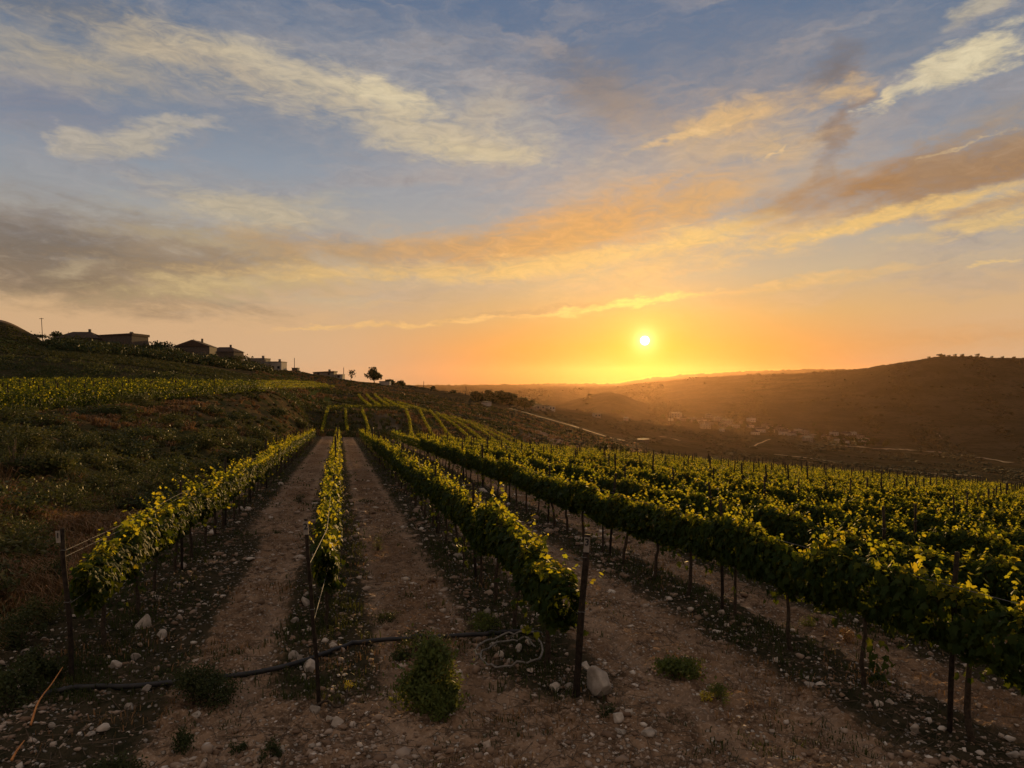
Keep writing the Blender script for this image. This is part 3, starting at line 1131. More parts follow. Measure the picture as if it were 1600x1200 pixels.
def wire(i, z, pts_from, label):
    x0, y0 = pts_from
    ys = np.concatenate([[y0], np.arange(y0 + 2.6, 60, 2.7)])
    pts = []
    for n_, y in enumerate(ys):
        x = ROWS[i] - SL * y if n_ else x0
        pts.append((x, y, gz(x, y) + z - (0.03 if n_ % 2 else 0)))
    o = MB().tube(pts, .0038, 4).build('trellis_wire', M['steel'])
    tag(o, label, 'wire', 'wires strung along the vine rows')


wire(0, 1.46, (E1[0] - .08, E1[1]), 'top wire from the post tagged 1 into the vine row by the bank')
wire(0, 1.39, (E1[0] - .08, E1[1]), 'second wire from the post tagged 1, just under the top wire')
wire(0, .86, (E1[0] - .04, E1[1]), 'low wire from the post tagged 1 to the vine trunks')
wire(1, 1.45, (E2[0] - .10, E2[1]), 'top wire from the thin post tagged 2')
wire(1, .86, (E2[0] - .06, E2[1]), 'low wire from the thin post tagged 2')
wire(2, 1.45, (E3[0] + .09, E3[1]), 'top wire from the thick post tagged 3')
wire(2, .86, (E3[0] + .05, E3[1]), 'low wire from the thick post tagged 3')
wire(3, 1.45, (ROWS[3] - SL * 5.7, 5.7), 'top wire of the long row crossing to the lower right')
wire(3, .86, (ROWS[3] - SL * 5.7, 5.7), 'low wire of the long row crossing to the lower right')


# ------------------------------------------------------------------ pipe, hose, sticks
def on_ground(pts, dz=0.0):
    out = []
    for q in pts:
        x, y, z = hit(*q)
        out.append((x, y, z + dz))
    return out


def smooth_path(pts, n=6):
    P = np.asarray(pts, float)
    t = np.arange(len(P))
    tt = np.linspace(0, len(P) - 1, (len(P) - 1) * n + 1)
    return pchip(t, P, tt)


def lay(pts, rad, clear):
    q = smooth_path(pts, 7)
    zz = np.array([gz(x, y) for x, y, z in q])
    zs = np.convolve(np.pad(zz, 6, mode='edge'), np.ones(13) / 13, 'valid')
    return [(q[k][0], q[k][1], max(zs[k], zz[k] - .02) + clear) for k in range(len(q))]


pts = on_ground([(60, 1092), (120, 1082), (200, 1081), (300, 1072), (400, 1058), (490, 1036), (560, 1012), (640, 1004), (740, 999), (800, 996), (845, 1001)])
tag(MB().tube(lay(pts, .03, .045), .030, 8).build('irrigation_pipe', M['pipe'], None, True), 'long black irrigation pipe lying across the stony ground', 'pipe')
cxh, cyh, dh = *hit(797, 1030)[:2], 0
rngs = []
for t in np.linspace(0.3, 2 * math.pi * 1.55 + .3, 60):
    kx = .33 + .012 * t
    x, y = cxh + kx * math.cos(t) * 1.0, cyh + .50 * math.sin(t) * (1 + .02 * t)
    rngs.append((x, y, gz(x, y) + .06 + .010 * t))
tag(MB().tube(rngs, .0125, 6).build('hose_coil', M['hose'], None, True), 'thin pale hose coiled in a loop among white stones', 'hose')
x, y = ROWS[1] - SL * 9.5 - .06, 9.5
g0 = gz(x, y)
x2, y2 = hit(507, 1006)[:2]
drip = [(x - .02, y, g0 + 1.0), (x - .06, y - .05, g0 + .8), (x - .03, y - .12, g0 + .5), (x2, y2, gz(x2, y2) + .25), (x2 + .03, y2, gz(x2, y2) + .1), (x2, y2 - .03, gz(x2, y2) + .01)]
tag(MB().tube(smooth_path(drip, 12), .0035, 5).build('dripper_hose', M['bark'], None, True), 'thin hose hanging down from the end of the narrow middle row', 'hose')


def stick(pts, r, label, mat, cat='stick'):
    P = [(*hit(px, py)[:2], hit(px, py)[2] + dz) for px, py, dz in pts]
    tag(MB().tube(smooth_path(P, 4), np.linspace(r, r * .4, (len(P) - 1) * 4 + 1), 5).build('stick', mat, None, True), label, cat)


M['reed'] = simple('red_lit_reed', (.42, .16, .05), (.55, .24, .08), 8, .7)  # orange-brown carries the red light of the low sun on the stalks
stick([(48, 1146, .02), (60, 1122, .10), (75, 1100, .16), (98, 1078, .2)], .011, 'reddish, sunlit-coloured dry stalk on the ground below the post tagged 1', M['reed'])
stick([(18, 1200, .02), (27, 1188, .05), (38, 1176, .09)], .012, 'short dull dry stalk at the lower left corner', M['reed'])
stick([(492, 1116, .03), (512, 1106, .06), (525, 1112, .05), (540, 1108, .08), (544, 1092, .16)], .016, 'dark dead branch at the foot of the post tagged 2', M['bark'])
stick([(508, 1108, .05), (520, 1088, .14), (524, 1078, .2)], .010, 'dark upright twig beside the dead branch', M['bark'])


# ------------------------------------------------------------------ stones
def ico():
    t = (1 + 5 ** .5) / 2
    V = np.array([(-1, t, 0), (1, t, 0), (-1, -t, 0), (1, -t, 0), (0, -1, t), (0, 1, t), (0, -1, -t), (0, 1, -t), (t, 0, -1), (t, 0, 1), (-t, 0, -1), (-t, 0, 1)], float)
    V /= np.linalg.norm(V[0])
    F = [(0, 11, 5), (0, 5, 1), (0, 1, 7), (0, 7, 10), (0, 10, 11), (1, 5, 9), (5, 11, 4), (11, 10, 2), (10, 7, 6), (7, 1, 8),
         (3, 9, 4), (3, 4, 2), (3, 2, 6), (3, 6, 8), (3, 8, 9), (4, 9, 5), (2, 4, 11), (6, 2, 10), (8, 6, 7), (9, 8, 1)]
    return V, np.array(F)


def subdiv(V, F):
    V = [tuple(v) for v in V]
    cache, G = {}, []

    def mid(a, b):
        k = (min(a, b), max(a, b))
        if k not in cache:
            m = (np.array(V[a]) + np.array(V[b])) / 2
            V.append(tuple(m / np.linalg.norm(m)))
            cache[k] = len(V) - 1
        return cache[k]
    for a, b, c in F:
        ab, bc, ca = mid(a, b), mid(b, c), mid(c, a)
        G += [(a, ab, ca), (b, bc, ab), (c, ca, bc), (ab, bc, ca)]
    return np.array(V), np.array(G)


IV, IF = ico()
I1V, I1F = subdiv(IV, IF)
I2V, I2F = subdiv(I1V, I1F)


def rock_mesh(seed, sx, sy, sz):
    g = np.random.default_rng(seed)
    V = I2V.copy()
    for _ in range(13):                        # flat broken faces
        nrm = g.normal(0, 1, 3)
        nrm /= np.linalg.norm(nrm)
        d = g.uniform(.48, .78)
        k = V @ nrm
        V = V - np.maximum(k - d, 0)[:, None] * nrm
    V = V * (1 + .09 * perlin(V[:, :1] * 2.2 + seed, V[:, 1:2] * 2.2 + V[:, 2:] * 1.3))
    return V * np.array([sx, sy, sz])


ROCKS = [(935, 1086, 44, 44, 'large pale squared boulder beside the post tagged 3'), (224, 982, 24, 26, 'squarish tan stone in the shade below the row by the bank'), (252, 995, 16, 14, 'rounded stone beside the squarish tan stone'),
         (212, 1028, 14, 12, 'small stone below the row by the bank'), (180, 1048, 18, 12, 'grey stone between the post tagged 1 and the pipe'), (228, 1081, 18, 11, 'stone lying on the black pipe left of the dark bush'),
         (203, 1101, 14, 11, 'tan pebble below the black pipe on the left'), (306, 1120, 16, 10, 'small pale stone below the dark bush'), (162, 1143, 24, 8, 'flat pale stone in the lower left'), (82, 1140, 12, 14, 'upright grey stone near the reddish stalk'), (140, 1153, 18, 7, 'thin flat stone in the lower left corner'),
         (478, 946, 16, 15, 'round pale stone in the dark strip under the middle row'), (478, 936, 11, 7, 'small stone behind the round pale stone'), (460, 972, 13, 7, 'small flat stone on the edge of the middle row strip'), (467, 1008, 8, 6, 'tiny stone above the pipe by the middle row'),
         (459, 1032, 17, 13, 'pale stone in the pile where the pipe meets the middle row'), (468, 1036, 10, 10, 'small white stone in the pile by the pipe'), (485, 1044, 23, 22, 'big tan stone in the pile on the pipe'), (520, 1016, 14, 9, 'white stone on the pipe right of the middle row'), (474, 1060, 12, 10, 'small pale stone below the pipe pile'),
         (490, 1126, 20, 12, 'white stone left of the dead branch'), (528, 1135, 22, 15, 'grey stone right of the dead branch'), (516, 1132, 12, 9, 'small pale stone under the dead branch'), (486, 1172, 12, 9, 'pale chip at the bottom left of centre'), (440, 1185, 12, 12, 'pale chip at the bottom edge'),
         (819, 994, 18, 10, 'white stone above the pale hose loop'), (806, 996, 14, 9, 'white stone left of the other above the hose loop'), (770, 1006, 16, 10, 'pale stone at the top of the hose loop'), (783, 1028, 12, 10, 'stone inside the pale hose loop'), (810, 1022, 14, 12, 'yellowish stone inside the hose loop'), (826, 1017, 14, 9, 'flat stone at the right side of the hose loop'), (798, 1036, 14, 8, 'low stone in the middle of the hose loop'),
         (762, 962, 13, 10, 'stone in the weeds under the row of post 3'), (740, 960, 10, 8, 'small stone in the weeds under the row of post 3'), (790, 952, 12, 6, 'flat stone in the weeds near the hose loop'), (717, 874, 18, 9, 'flat white stone under the row of post 3, farther back'), (635, 808, 8, 6, 'small white stone on the path far along the row of post 3'), (776, 885, 12, 8, 'pale stone under the far part of the row of post 3'),
         (857, 1041, 13, 8, 'ring-lit pale stone left of the post tagged 3'), (868, 1083, 20, 14, 'white stone at the left foot of the post tagged 3'), (888, 1078, 14, 14, 'rounded stone touching the post tagged 3'), (878, 1068, 8, 7, 'small stone above the white stone by post 3'), (916, 1043, 18, 12, 'grey stone right behind the post tagged 3'), (940, 1060, 10, 8, 'small stone on top of the boulder side'),
         (966, 1128, 18, 15, 'grey stone in front of the pale boulder'), (982, 1126, 12, 11, 'small round stone in front of the pale boulder'), (970, 1145, 20, 11, 'broken pale stone below the pale boulder'), (1012, 1158, 20, 10, 'flat white stone in a scatter right of the boulder'), (1022, 1150, 12, 7, 'small stone in the scatter right of the boulder'),
         (1206, 1143, 10, 10, 'lone white stone on the bare ground at right'), (1372, 1110, 15, 9, 'white stone below the young vine sapling'), (1390, 1111, 13, 6, 'flat white stone right below the young vine sapling'), (1265, 1074, 20, 9, 'pale stone near the long right row'), (1277, 1062, 9, 8, 'small stone behind the pale stone near the right row'), (1430, 1150, 16, 14, 'grey stone in the lower right'), (1440, 1168, 14, 8, 'small flat stone in the lower right'), (1585, 1186, 22, 8, 'flat pale stone at the bottom right corner'), (1178, 985, 10, 8, 'small stone under the long right row'), (1135, 980, 8, 6, 'pale chip under the long right row'),
         (18, 915, 34, 26, 'rounded pale boulder on the bank at the left edge'), (38, 892, 22, 16, 'pale stone behind the boulder at the left edge'), (10, 968, 26, 14, 'long pale stone on the bank below the boulder')]
for n_, (px, py, w, h, lab) in enumerate(ROCKS):
    x, y, z = hit(px, py)
    s = y / FPX
    V = rock_mesh(300 + n_, w * s * .58, w * s * .52, h * s * .72)
    o = mesh_np('rock', V, I2F, M['rock'])
    o.location = (x, y, z + h * s * .28)
    o.rotation_euler = (rng.normal(0, .12), rng.normal(0, .12), rng.uniform(0, 6))
    tag(o, lab, 'stone', 'loose pale stones on the vineyard ground')

# gravel nobody could count
gv = np.random.default_rng(77)
n = 42000
tx = gv.uniform(-.74, .74, n)
dy = 5.4 * np.exp(gv.uniform(0, 1, n) ** 1.25 * math.log(34 / 5.4))
X = tx * dy
p = X + SL * dy
keep = (p > -4.4 - gv.exponential(.8, n))
strip = np.exp(-(rowdist(p) / .7) ** 2)
keep &= gv.uniform(0, 1, n) < np.clip(.09 + .42 * strip + .55 * (fbm(X * .5, dy * .5, 2) > .15), 0, 1)
X, Y = X[keep], dy[keep]
Z = ground_z(X, Y) + micro(X, Y)
n = len(X)
sz = (.007 + gv.exponential(.009, n)).clip(.006, .055) * np.clip(Y / 9, 1, 2.2)
dirn = gv.normal(0, 1, (n, 12, 3)) * .22
a = gv.uniform(0, 6.28, n)
S3 = np.stack([sz * gv.uniform(.8, 1.7, n), sz * gv.uniform(.7, 1.2, n), sz * gv.uniform(.4, .85, n)], -1)
W = (IV[None] + dirn) * S3[:, None, :]
ca, sa = np.cos(a)[:, None], np.sin(a)[:, None]
W = np.stack([W[..., 0] * ca - W[..., 1] * sa, W[..., 0] * sa + W[..., 1] * ca, W[..., 2]], -1)
W += np.stack([X, Y, Z + S3[:, 2] * .3], -1)[:, None, :]


def gravel_material():
    m, nn, b, out = material('gravel_stone', .9)
    g = nn.new('ShaderNodeNewGeometry')
    c = nn.ramp(g.outputs['Random Per Island'], [(0, (.14, .085, .05, 1)), (.45, (.22, .145, .09, 1)), (.8, (.34, .26, .19, 1)), (1, (.56, .49, .40, 1))])
    nn.put(b.inputs['Base Color'], c)
    return m


gl = np.random.default_rng(78)
n_l = 5200
tl, dl_ = gl.uniform(-.72, .72, n_l), 5.5 * np.exp(gl.uniform(0, 1, n_l) ** 1.2 * math.log(26 / 5.5))
xl = tl * dl_
kl = (xl + SL * dl_ > -4.6) & (gl.uniform(0, 1, n_l) < .25 + .75 * np.exp(-(rowdist(xl + SL * dl_) / .9) ** 2))
xl, dl_ = xl[kl], dl_[kl]
n_l = len(xl)
al, ll = gl.uniform(0, 6.28, n_l), gl.uniform(.04, .22, n_l)
wl_ = np.maximum(.004, dl_ * .0005)
c_, s_ = np.cos(al), np.sin(al)
zl = ground_z(xl, dl_) + micro(xl, dl_) + .008
o1 = np.stack([xl - c_ * ll, dl_ - s_ * ll, zl], -1)
o2 = np.stack([xl + c_ * ll, dl_ + s_ * ll, zl + gl.uniform(0, .03, n_l)], -1)
sd_ = np.stack([-s_ * wl_, c_ * wl_, 0 * wl_], -1)
up_ = np.stack([0 * wl_, 0 * wl_, wl_ * 1.6], -1)
Vl = np.stack([o1 - sd_, o1 + sd_, o1 + up_, o2 - sd_ * .5, o2 + sd_ * .5, o2 + up_ * .5], 1).reshape(-1, 3)
Fl = np.array([(0, 3, 5), (0, 5, 2), (2, 5, 4), (2, 4, 1)])
tag(mesh_np('twig_litter', Vl, (Fl[None] + (np.arange(n_l) * 6)[:, None, None]).reshape(-1, 3), M['twig']), 'dry prunings and twigs littering the soil under the vines', 'twig litter', kind='stuff')
tag(mesh_np('gravel', W.reshape(-1, 3), (IF[None] + (np.arange(n) * 12)[:, None, None]).reshape(-1, 3), gravel_material()),
    'loose stone chips scattered over the bare soil', 'gravel', kind='stuff')


# ------------------------------------------------------------------ grass, weeds, bushes
def blades(g, X, Y, Z, L, wd, lean, curl):
    """bent grass blades: five corners, three faces each"""
    n = len(X)
    a = g.uniform(0, 2 * np.pi, n)
    dx, dy_ = np.cos(a) * lean[:, 0] + lean[:, 1], np.sin(a) * lean[:, 0] + lean[:, 2]
    bx, by = -np.sin(a), np.cos(a)
    B = np.stack([X, Y, Z], -1)
    side = np.stack([bx, by, 0 * bx], -1)
    mid = B + np.stack([dx * L * .35, dy_ * L * .35, L * .62], -1)
    tip = B + np.stack([dx * L * 1.0, dy_ * L * 1.0, L * (1.0 - curl)], -1)
    w = wd[:, None] * side
    V = np.stack([B - w * .5, B + w * .5, mid - w * .4, mid + w * .4, tip], 1).reshape(-1, 3)
    F = np.array([(0, 1, 3), (0, 3, 2), (2, 3, 4)])
    return V, (F[None] + (np.arange(n) * 5)[:, None, None]).reshape(-1, 3)


def tufted(g, n, per, pxr, dr, test, L, seed_mat, lean_down=(0, 0), power=1.0):
    tx = (g.uniform(*pxr, n) - CX) / FPX
    d = dr[0] * np.exp(g.uniform(0, 1, n) ** power * math.log(dr[1] / dr[0]))
    X = tx * d
    k = test(X, d, g)
    X, d = X[k], d[k]
    X = np.repeat(X, per) + g.normal(0, .09, len(X) * per) * np.clip(np.repeat(d, per) / 14, .6, 3)
    Y = np.repeat(d, per) + g.normal(0, .09, len(X)) * np.clip(np.repeat(d, per) / 14, .6, 3)
    Z = ground_z(X, Y) + micro(X, Y) - .01
    m = len(X)
    ln = L(X, Y, g)
    wd = np.maximum(.007, Y * .0013) * g.uniform(.7, 1.3, m)
    lean = np.stack([g.uniform(.1, .6, m), np.full(m, lean_down[0]) + g.normal(0, .15, m), np.full(m, lean_down[1]) + g.normal(0, .15, m)], -1)
    return blades(g, X, Y, Z, ln, wd, lean, g.uniform(.1, .55, m))


gb = np.random.default_rng(21)
onbank = lambda X, Y, g: (X + SL * Y < -4.3 - g.exponential(.25, len(X))) & (X > edge_x(Y) - 2.5)
dryp = lambda X, Y: fbm(X * .13 + 3, Y * .10, 3) + .9 * np.exp(-((X + 10.5) / 4.0) ** 2 - ((Y - 17.5) / 4.5) ** 2)
def tussocks(g, n, per, pxr, dr, test, Lf, power=1.0, lean_down=(.5, -.4), z0=0.0):
    tx = (g.uniform(*pxr, n) - CX) / FPX
    d = dr[0] * np.exp(g.uniform(0, 1, n) ** power * math.log(dr[1] / dr[0]))
    X = tx * d
    k = test(X, d, g)
    X, d = X[k], d[k]
    m = len(X)
    L0 = Lf(X, d, g)
    r0 = L0 * g.uniform(.25, .5, m)
    X, Yc, L0, r0 = (np.repeat(a, per) for a in (X, d, L0, r0))
    n2 = len(X)
    a, rr = g.uniform(0, 2 * np.pi, n2), g.uniform(0, 1, n2) ** .6
    ox, oy = np.cos(a) * rr * r0, np.sin(a) * rr * r0
    Y = Yc + oy
    X = X + ox
    Z = ground_z(X, Y) + micro(X, Y) - .02
    ln = L0 * g.uniform(.55, 1.1, n2)
    wd = np.maximum(.008, Y * .0014) * g.uniform(.6, 1.3, n2)
    lean = np.stack([0 * rr, np.cos(a) * rr * .75 + lean_down[0] + g.normal(0, .12, n2), np.sin(a) * rr * .75 + lean_down[1] + g.normal(0, .12, n2)], -1)
    return blades(g, X, Y, Z, ln, wd, lean, g.uniform(.25, .75, n2))


big = lambda X, Y: np.clip(.75 + .75 * fbm(X * .25, Y * .2, 2), .35, 1.7)
V1, F1 = tussocks(gb, 7600, 26, (-90, 520), (6.0, 106), lambda X, Y, g: onbank(X, Y, g) & (dryp(X, Y) + g.normal(0, .22, len(X)) > .02), lambda X, Y, g: g.uniform(.28, .62, len(X)) * big(X, Y), 1.1)
V2, F2 = tussocks(gb, 9500, 26, (-90, 520), (6.0, 106), lambda X, Y, g: onbank(X, Y, g) & (dryp(X, Y) + g.normal(0, .22, len(X)) < .14), lambda X, Y, g: g.uniform(.25, .60, len(X)) * big(X + 9, Y), 1.1)
V, F, MI = join([(V1, F1, 0), (V2, F2, 1)])
tag(mesh_np('bank_grass', V, F, [M['dry'], M['grass']], fmat=MI), 'tall rough grass, part dry and reddish, leaning down the bank', 'grass', kind='stuff')

# weeds in the strips below the vines and sprinkled over the paths
gw = np.random.default_rng(22)


def strip_test(X, Y, g):
    p = X + SL * Y
    d = rowdist(p)
    return (p > -4.6) & (g.uniform(0, 1, len(X)) < np.exp(-(d / .55) ** 2) * np.clip(.5 + 1.3 * fbm(X * .45, Y * .3, 2), .03, 1)) & (Y > 7.6)


V1, F1 = tufted(gw, 30000, 8, (-20, 1640), (7.6, 70), strip_test, lambda X, Y, g: g.uniform(.04, .17, len(X)), 0)
V2, F2 = tufted(gw, 9000, 7, (60, 1640), (5.6, 40), lambda X, Y, g: (X + SL * Y > -4) & (fbm(X * .8, Y * .8, 2) + g.normal(0, .15, len(X)) > .48), lambda X, Y, g: g.uniform(.03, .10, len(X)), 0)
V3, F3 = tufted(gw, 7000, 6, (60, 1640), (5.6, 36), lambda X, Y, g: (X + SL * Y > -4) & (fbm(X * .5 + 7, Y * .5, 3) + g.normal(0, .15, len(X)) > .42), lambda X, Y, g: g.uniform(.03, .13, len(X)), 0)
V, F, MI = join([(V1, F1, 0), (V2, F2, 0), (V3, F3, 1)])
tag(mesh_np('weeds', V, F, [M['stripweed'], M['dry']], fmat=MI), 'low green weeds growing in strips under the vine rows', 'weeds', kind='stuff')


def clump(seed, w, h, n, leaf, mat, upright=0.0, name='shrub', lobes=10):
    """leafy shrub about w wide and h tall: stems and many small leaves over uneven lobes -> root-less meshes"""
    g = np.random.default_rng(seed)
    C, Rr = [], []
    for k in range(lobes):
        a, r = g.uniform(0, 6.28), g.uniform(.05, .40) * w
        hz = g.uniform(.18, .80) * h * (1.05 - r / w)
        C.append((r * math.cos(a), r * math.sin(a), hz))
        Rr.append((g.uniform(.09, .22) * w, g.uniform(.09, .22) * w, g.uniform(.12, .28) * h))
    C, Rr = np.array(C), np.array(Rr)
    i = g.integers(0, lobes, n)
    u = g.normal(0, 1, (n, 3))
    u /= np.linalg.norm(u, axis=1)[:, None]
    rr = g.uniform(.35, 1.0, n) ** .6 * (1 + .25 * g.normal(0, 1, n))
    P = C[i] + u * Rr[i] * rr[:, None] + g.normal(0, .05, (n, 3)) * np.array([w, w, h]) + (g.uniform(0, 1, n) < .12)[:, None] * g.normal(0, .16, (n, 3)) * np.array([w, w, h])
    P[:, 2] = np.abs(P[:, 2])
    N = u + g.normal(0, .5, (n, 3)) + np.array([0, 0, .3])
    T = u * .6 + g.normal(0, .4, (n, 3)) + np.array([0, 0, upright])
    V, F = leaves(P, N, T, leaf * g.uniform(.6, 1.3, n), QUAD_V * np.array([.55 if upright > .5 else .9, 1, 1]), QUAD_F)
    mb = MB()
    for k in range(lobes):
        c = C[k]
        mb.tube([(c[0] * .1, c[1] * .1, -.04), (c[0] * .5, c[1] * .5, c[2] * .5), tuple(c)], [.02 * h, .014 * h, .006 * h], 5)
    return V, F, mb


def shrub(px, py, wpx, hpx, label, mat, n=900, leaf=.03, upright=.3, name='shrub', cat='shrub', seed=None, xyz=None, group=None, flowers=0):
    x, y, z = xyz or hit(px, py)
    s = y / FPX
    w, h = wpx * s, hpx * s
    root = thing(name, label, cat, (x, y, z - .02), rng.uniform(0, 6), group)
    V, F, mb = clump(seed or int(px * 7 + py), w, h, n, max(leaf, y * .0016), mat, upright)
    mesh_np('foliage', V, F, mat, root)
    mb.build('stem', M['twig'], root, True)
    if flowers:
        g = np.random.default_rng(int(px))
        P = np.stack([g.normal(0, w * .2, flowers), g.normal(0, w * .2, flowers), g.uniform(.55, 1.0, flowers) * h], -1)
        V, F = leaves(P, g.normal(0, 1, (flowers, 3)) + np.array([0, -.5, 1]), g.normal(0, 1, (flowers, 3)), np.full(flowers, .03), QUAD_V, QUAD_F)
        mesh_np('flower', V, F, M['flower'], root)
    return root


shrub(672, 1104, 104, 124, 'tall leafy green weed bush on the path by the hose loop', M['weed'], 4200, .055, .9, 'weed_bush', 'weed')
shrub(692, 1122, 76, 60, 'low green weed in front of the tall weed bush', M['weed'], 1600, .05, .8, 'weed_bush', 'weed')
shrub(655, 1024, 96, 42, 'dark green weed behind the tall weed bush, on the pipe', M['bush'], 900, .03, .5, 'weed_bush', 'weed')
shrub(622, 1030, 44, 22, 'small dark weed just left of the tall weed bush', M['bush'], 500, .028, .4, 'weed_bush', 'weed')
shrub(306, 1100, 116, 76, 'dark round thorny bush over the black pipe at left', M['bush'], 5200, .026, .4, 'shrub', 'shrub')
shrub(286, 1168, 52, 44, 'dark green weed tuft in the lower left', M['bush'], 900, .03, .9, 'weed_bush', 'weed')
shrub(180, 1205, 90, 44, 'dark bushy weed at the bottom edge on the left', M['bush'], 1200, .03, .7, 'weed_bush', 'weed')
shrub(424, 1190, 42, 36, 'dark weed tuft near the bottom edge', M['bush'], 600, .026, .8, 'weed_bush', 'weed')
shrub(372, 1172, 28, 24, 'small dark weed between two tufts in the lower left', M['bush'], 400, .024, .8, 'weed_bush', 'weed')
shrub(1057, 1060, 90, 36, 'low spreading green weed on the bare path right of post 3', M['weed'], 1800, .036, .5, 'weed_bush', 'weed')
shrub(1122, 1102, 56, 32, 'dull weed with a yellow tinge below the spreading weed', M['weed'], 700, .026, .7, 'weed_bush', 'weed')
shrub(1102, 1100, 20, 22, 'small yellow flowering weed beside the dull weed', M['flower'], 160, .03, .7, 'weed_bush', 'weed')
shrub(1324, 1004, 34, 28, 'weed coloured sunlit yellow under the long right row', M['dry'], 420, .035, 1.0, 'weed_bush', 'weed')  # dry-grass yellow stands in for sunlight on this weed
shrub(1262, 980, 26, 28, 'green weed under the long right row, by a trunk', M['weed'], 360, .03, .8, 'weed_bush', 'weed')
shrub(546, 1078, 20, 16, 'small yellow weed right of the post tagged 2', M['flower'], 120, .024, .6, 'weed_bush', 'weed')
shrub(590, 862, 24, 32, 'green weed on the path beside the middle row', M['weed'], 300, .03, .8, 'weed_bush', 'weed')
shrub(606, 968, 54, 22, 'flat dark weed patch on the path ahead of the pipe', M['bush'], 500, .028, .3, 'weed_bush', 'weed')
shrub(760, 985, 70, 30, 'wide weed patch under the row of post 3 above the hose', M['weed'], 900, .028, .5, 'weed_bush', 'weed')
shrub(470, 785, 30, 20, 'dark weed tuft on the left path far along', M['bush'], 300, .03, .4, 'weed_bush', 'weed')
shrub(430, 832, 22, 10, 'tiny dark tuft in the middle of the left path', M['bush'], 200, .03, .4, 'weed_bush', 'weed')
shrub(572, 786, 26, 9, 'tiny dark tuft on the middle path far along', M['bush'], 200, .03, .4, 'weed_bush', 'weed')
shrub(950, 1118, 30, 22, 'dark weed at the foot of the pale boulder', M['bush'], 400, .024, .7, 'weed_bush', 'weed')

# young vine under the long right row, and a bright shoot far along the next row
x, y, z = hit(1372, 1088)
root = thing('vine_sapling', 'young vine with a few sunlit yellow leaves under the long right row', 'vine', (x, y, z))
MB().tube([(0, 0, -.05), (.01, 0, .14), (-.01, .01, .30), (.0, 0, .42)], [.008, .007, .005, .003], 6).build('stem', M['twig'], root, True)
g = np.random.default_rng(8)
P = np.stack([g.normal(0, .05, 26), g.normal(0, .05, 26), g.uniform(.12, .44, 26)], -1)
V, F = leaves(P, g.normal(0, .6, (26, 3)) + np.array([.5, -.6, .5]), g.normal(0, .6, (26, 3)) + np.array([0, 0, -.5]), g.uniform(.05, .09, 26))
mesh_np('foliage', V, F, M['vine'], root)
x, y, z = at(620, 84)
shrub(0, 0, 14, 26, 'bright green leafy shoot at the far end of the rows', M['sunlit_green'], 500, .12, .6, 'bright_vine', 'vine', 991, (x, y, z))

# bushes on the bank
BANK = [(22, 742, 90, 80, 'dark broad bush on the bank at the left edge'), (62, 738, 60, 66, 'dark bush right of the one at the left edge of the bank'), (46, 842, 110, 62, 'dark leafy bush left of the post tagged 1'),
        (132, 812, 100, 60, 'dark leafy bush behind the vines next to the post tagged 1'), (200, 790, 80, 44, 'olive bush above the vine row by the bank'), (30, 1010, 80, 60, 'dark scrub at the left edge below the boulder'),
        (60, 1060, 70, 60, 'dark scrub left of the foot of the post tagged 1'), (96, 800, 120, 74, 'big dark leafy bush in the tangle above the post tagged 1'), (172, 772, 110, 58, 'wide dark bush between the big bush and the vines by the bank'), (236, 764, 90, 46, 'dark bush leaning over the vine row by the bank'), (14, 880, 120, 76, 'tall dark bush at the left edge beside the pale boulders'),
        (84, 920, 60, 56, 'dark bush close behind the post tagged 1'), (62, 978, 80, 50, 'low dark bush on the slope left of the post tagged 1'), (14, 1100, 90, 90, 'tall dark bush at the left edge near the reddish stalk'), (286, 768, 80, 36, 'long low bush along the vine row by the bank'), (150, 700, 70, 34, 'rounded dark bush under the terrace near the left edge'),
        (255, 748, 64, 34, 'low olive bush half way up the bank'), (330, 742, 44, 30, 'low dark bush on the bank above the vine row'), (190, 700, 70, 26, 'low olive bush below the upper terrace'), (300, 700, 60, 26, 'dark low bush high on the bank'),
        (375, 708, 40, 26, 'small dark bush on the steep part of the bank'), (420, 690, 34, 22, 'small bush near the far end of the bank'), (345, 668, 44, 18, 'small bush just under the terrace edge'), (432, 652, 36, 20, 'small bush under the terrace edge by the far path'), (470, 672, 26, 22, 'small dark bush at the end of the bank row'), (110, 690, 60, 24, 'low bush under the terrace edge at the left')]
for b in BANK:
    shrub(*b[:4], b[4], M['bush'] if b[1] % 3 else M['grass'], 1500, .035, .3, 'shrub', 'shrub', group='bushes on the grassy bank')


pb = []
for k in range(4):
    root = thing('shrub', None, 'shrub', (0, 0, -500))
    V, F, mb = clump(880 + k, 1.5, .8 + .1 * k, 800, .085, M['bush'], .3, lobes=9)
    f_ = mesh_np('foliage', V, F, M['bush'] if k % 2 else M['grass'], root)
    s_ = mb.build('stem', M['twig'], root, True)
    pb.append([root, [(f_, []), (s_, [])], False])
gk = np.random.default_rng(64)
cnt = 0
while cnt < 84:
    d = 11 * math.exp(gk.uniform(0, 1) * math.log(100 / 11))
    x = (gk.uniform(-60, 500) - CX) / FPX * d
    p = x + SL * d
    if not (p < -5.0 and x > edge_x(d) - 1.0):
        continue
    k = int(gk.integers(0, 4))
    root, ch, used = pb[k]
    o = copy_tree(root, None, ch) if used else root
    pb[k][2] = True
    o.location = (x, d, gz(x, d) - .05)
    s = gk.uniform(.75, 1.6) * min(1.0, .55 + d / 60)
    o.scale = (s * gk.uniform(.8, 1.5), s, s * gk.uniform(.6, 1.0))
    o.rotation_euler = (0, 0, gk.uniform(0, 6))
    o['label'] = ('rough olive' if k % 2 == 0 else 'rough dark green') + ' bush among the many on the grassy bank'
    o['group'] = ('olive' if k % 2 == 0 else 'dark green') + ' bushes scattered on the grassy bank'
    cnt += 1


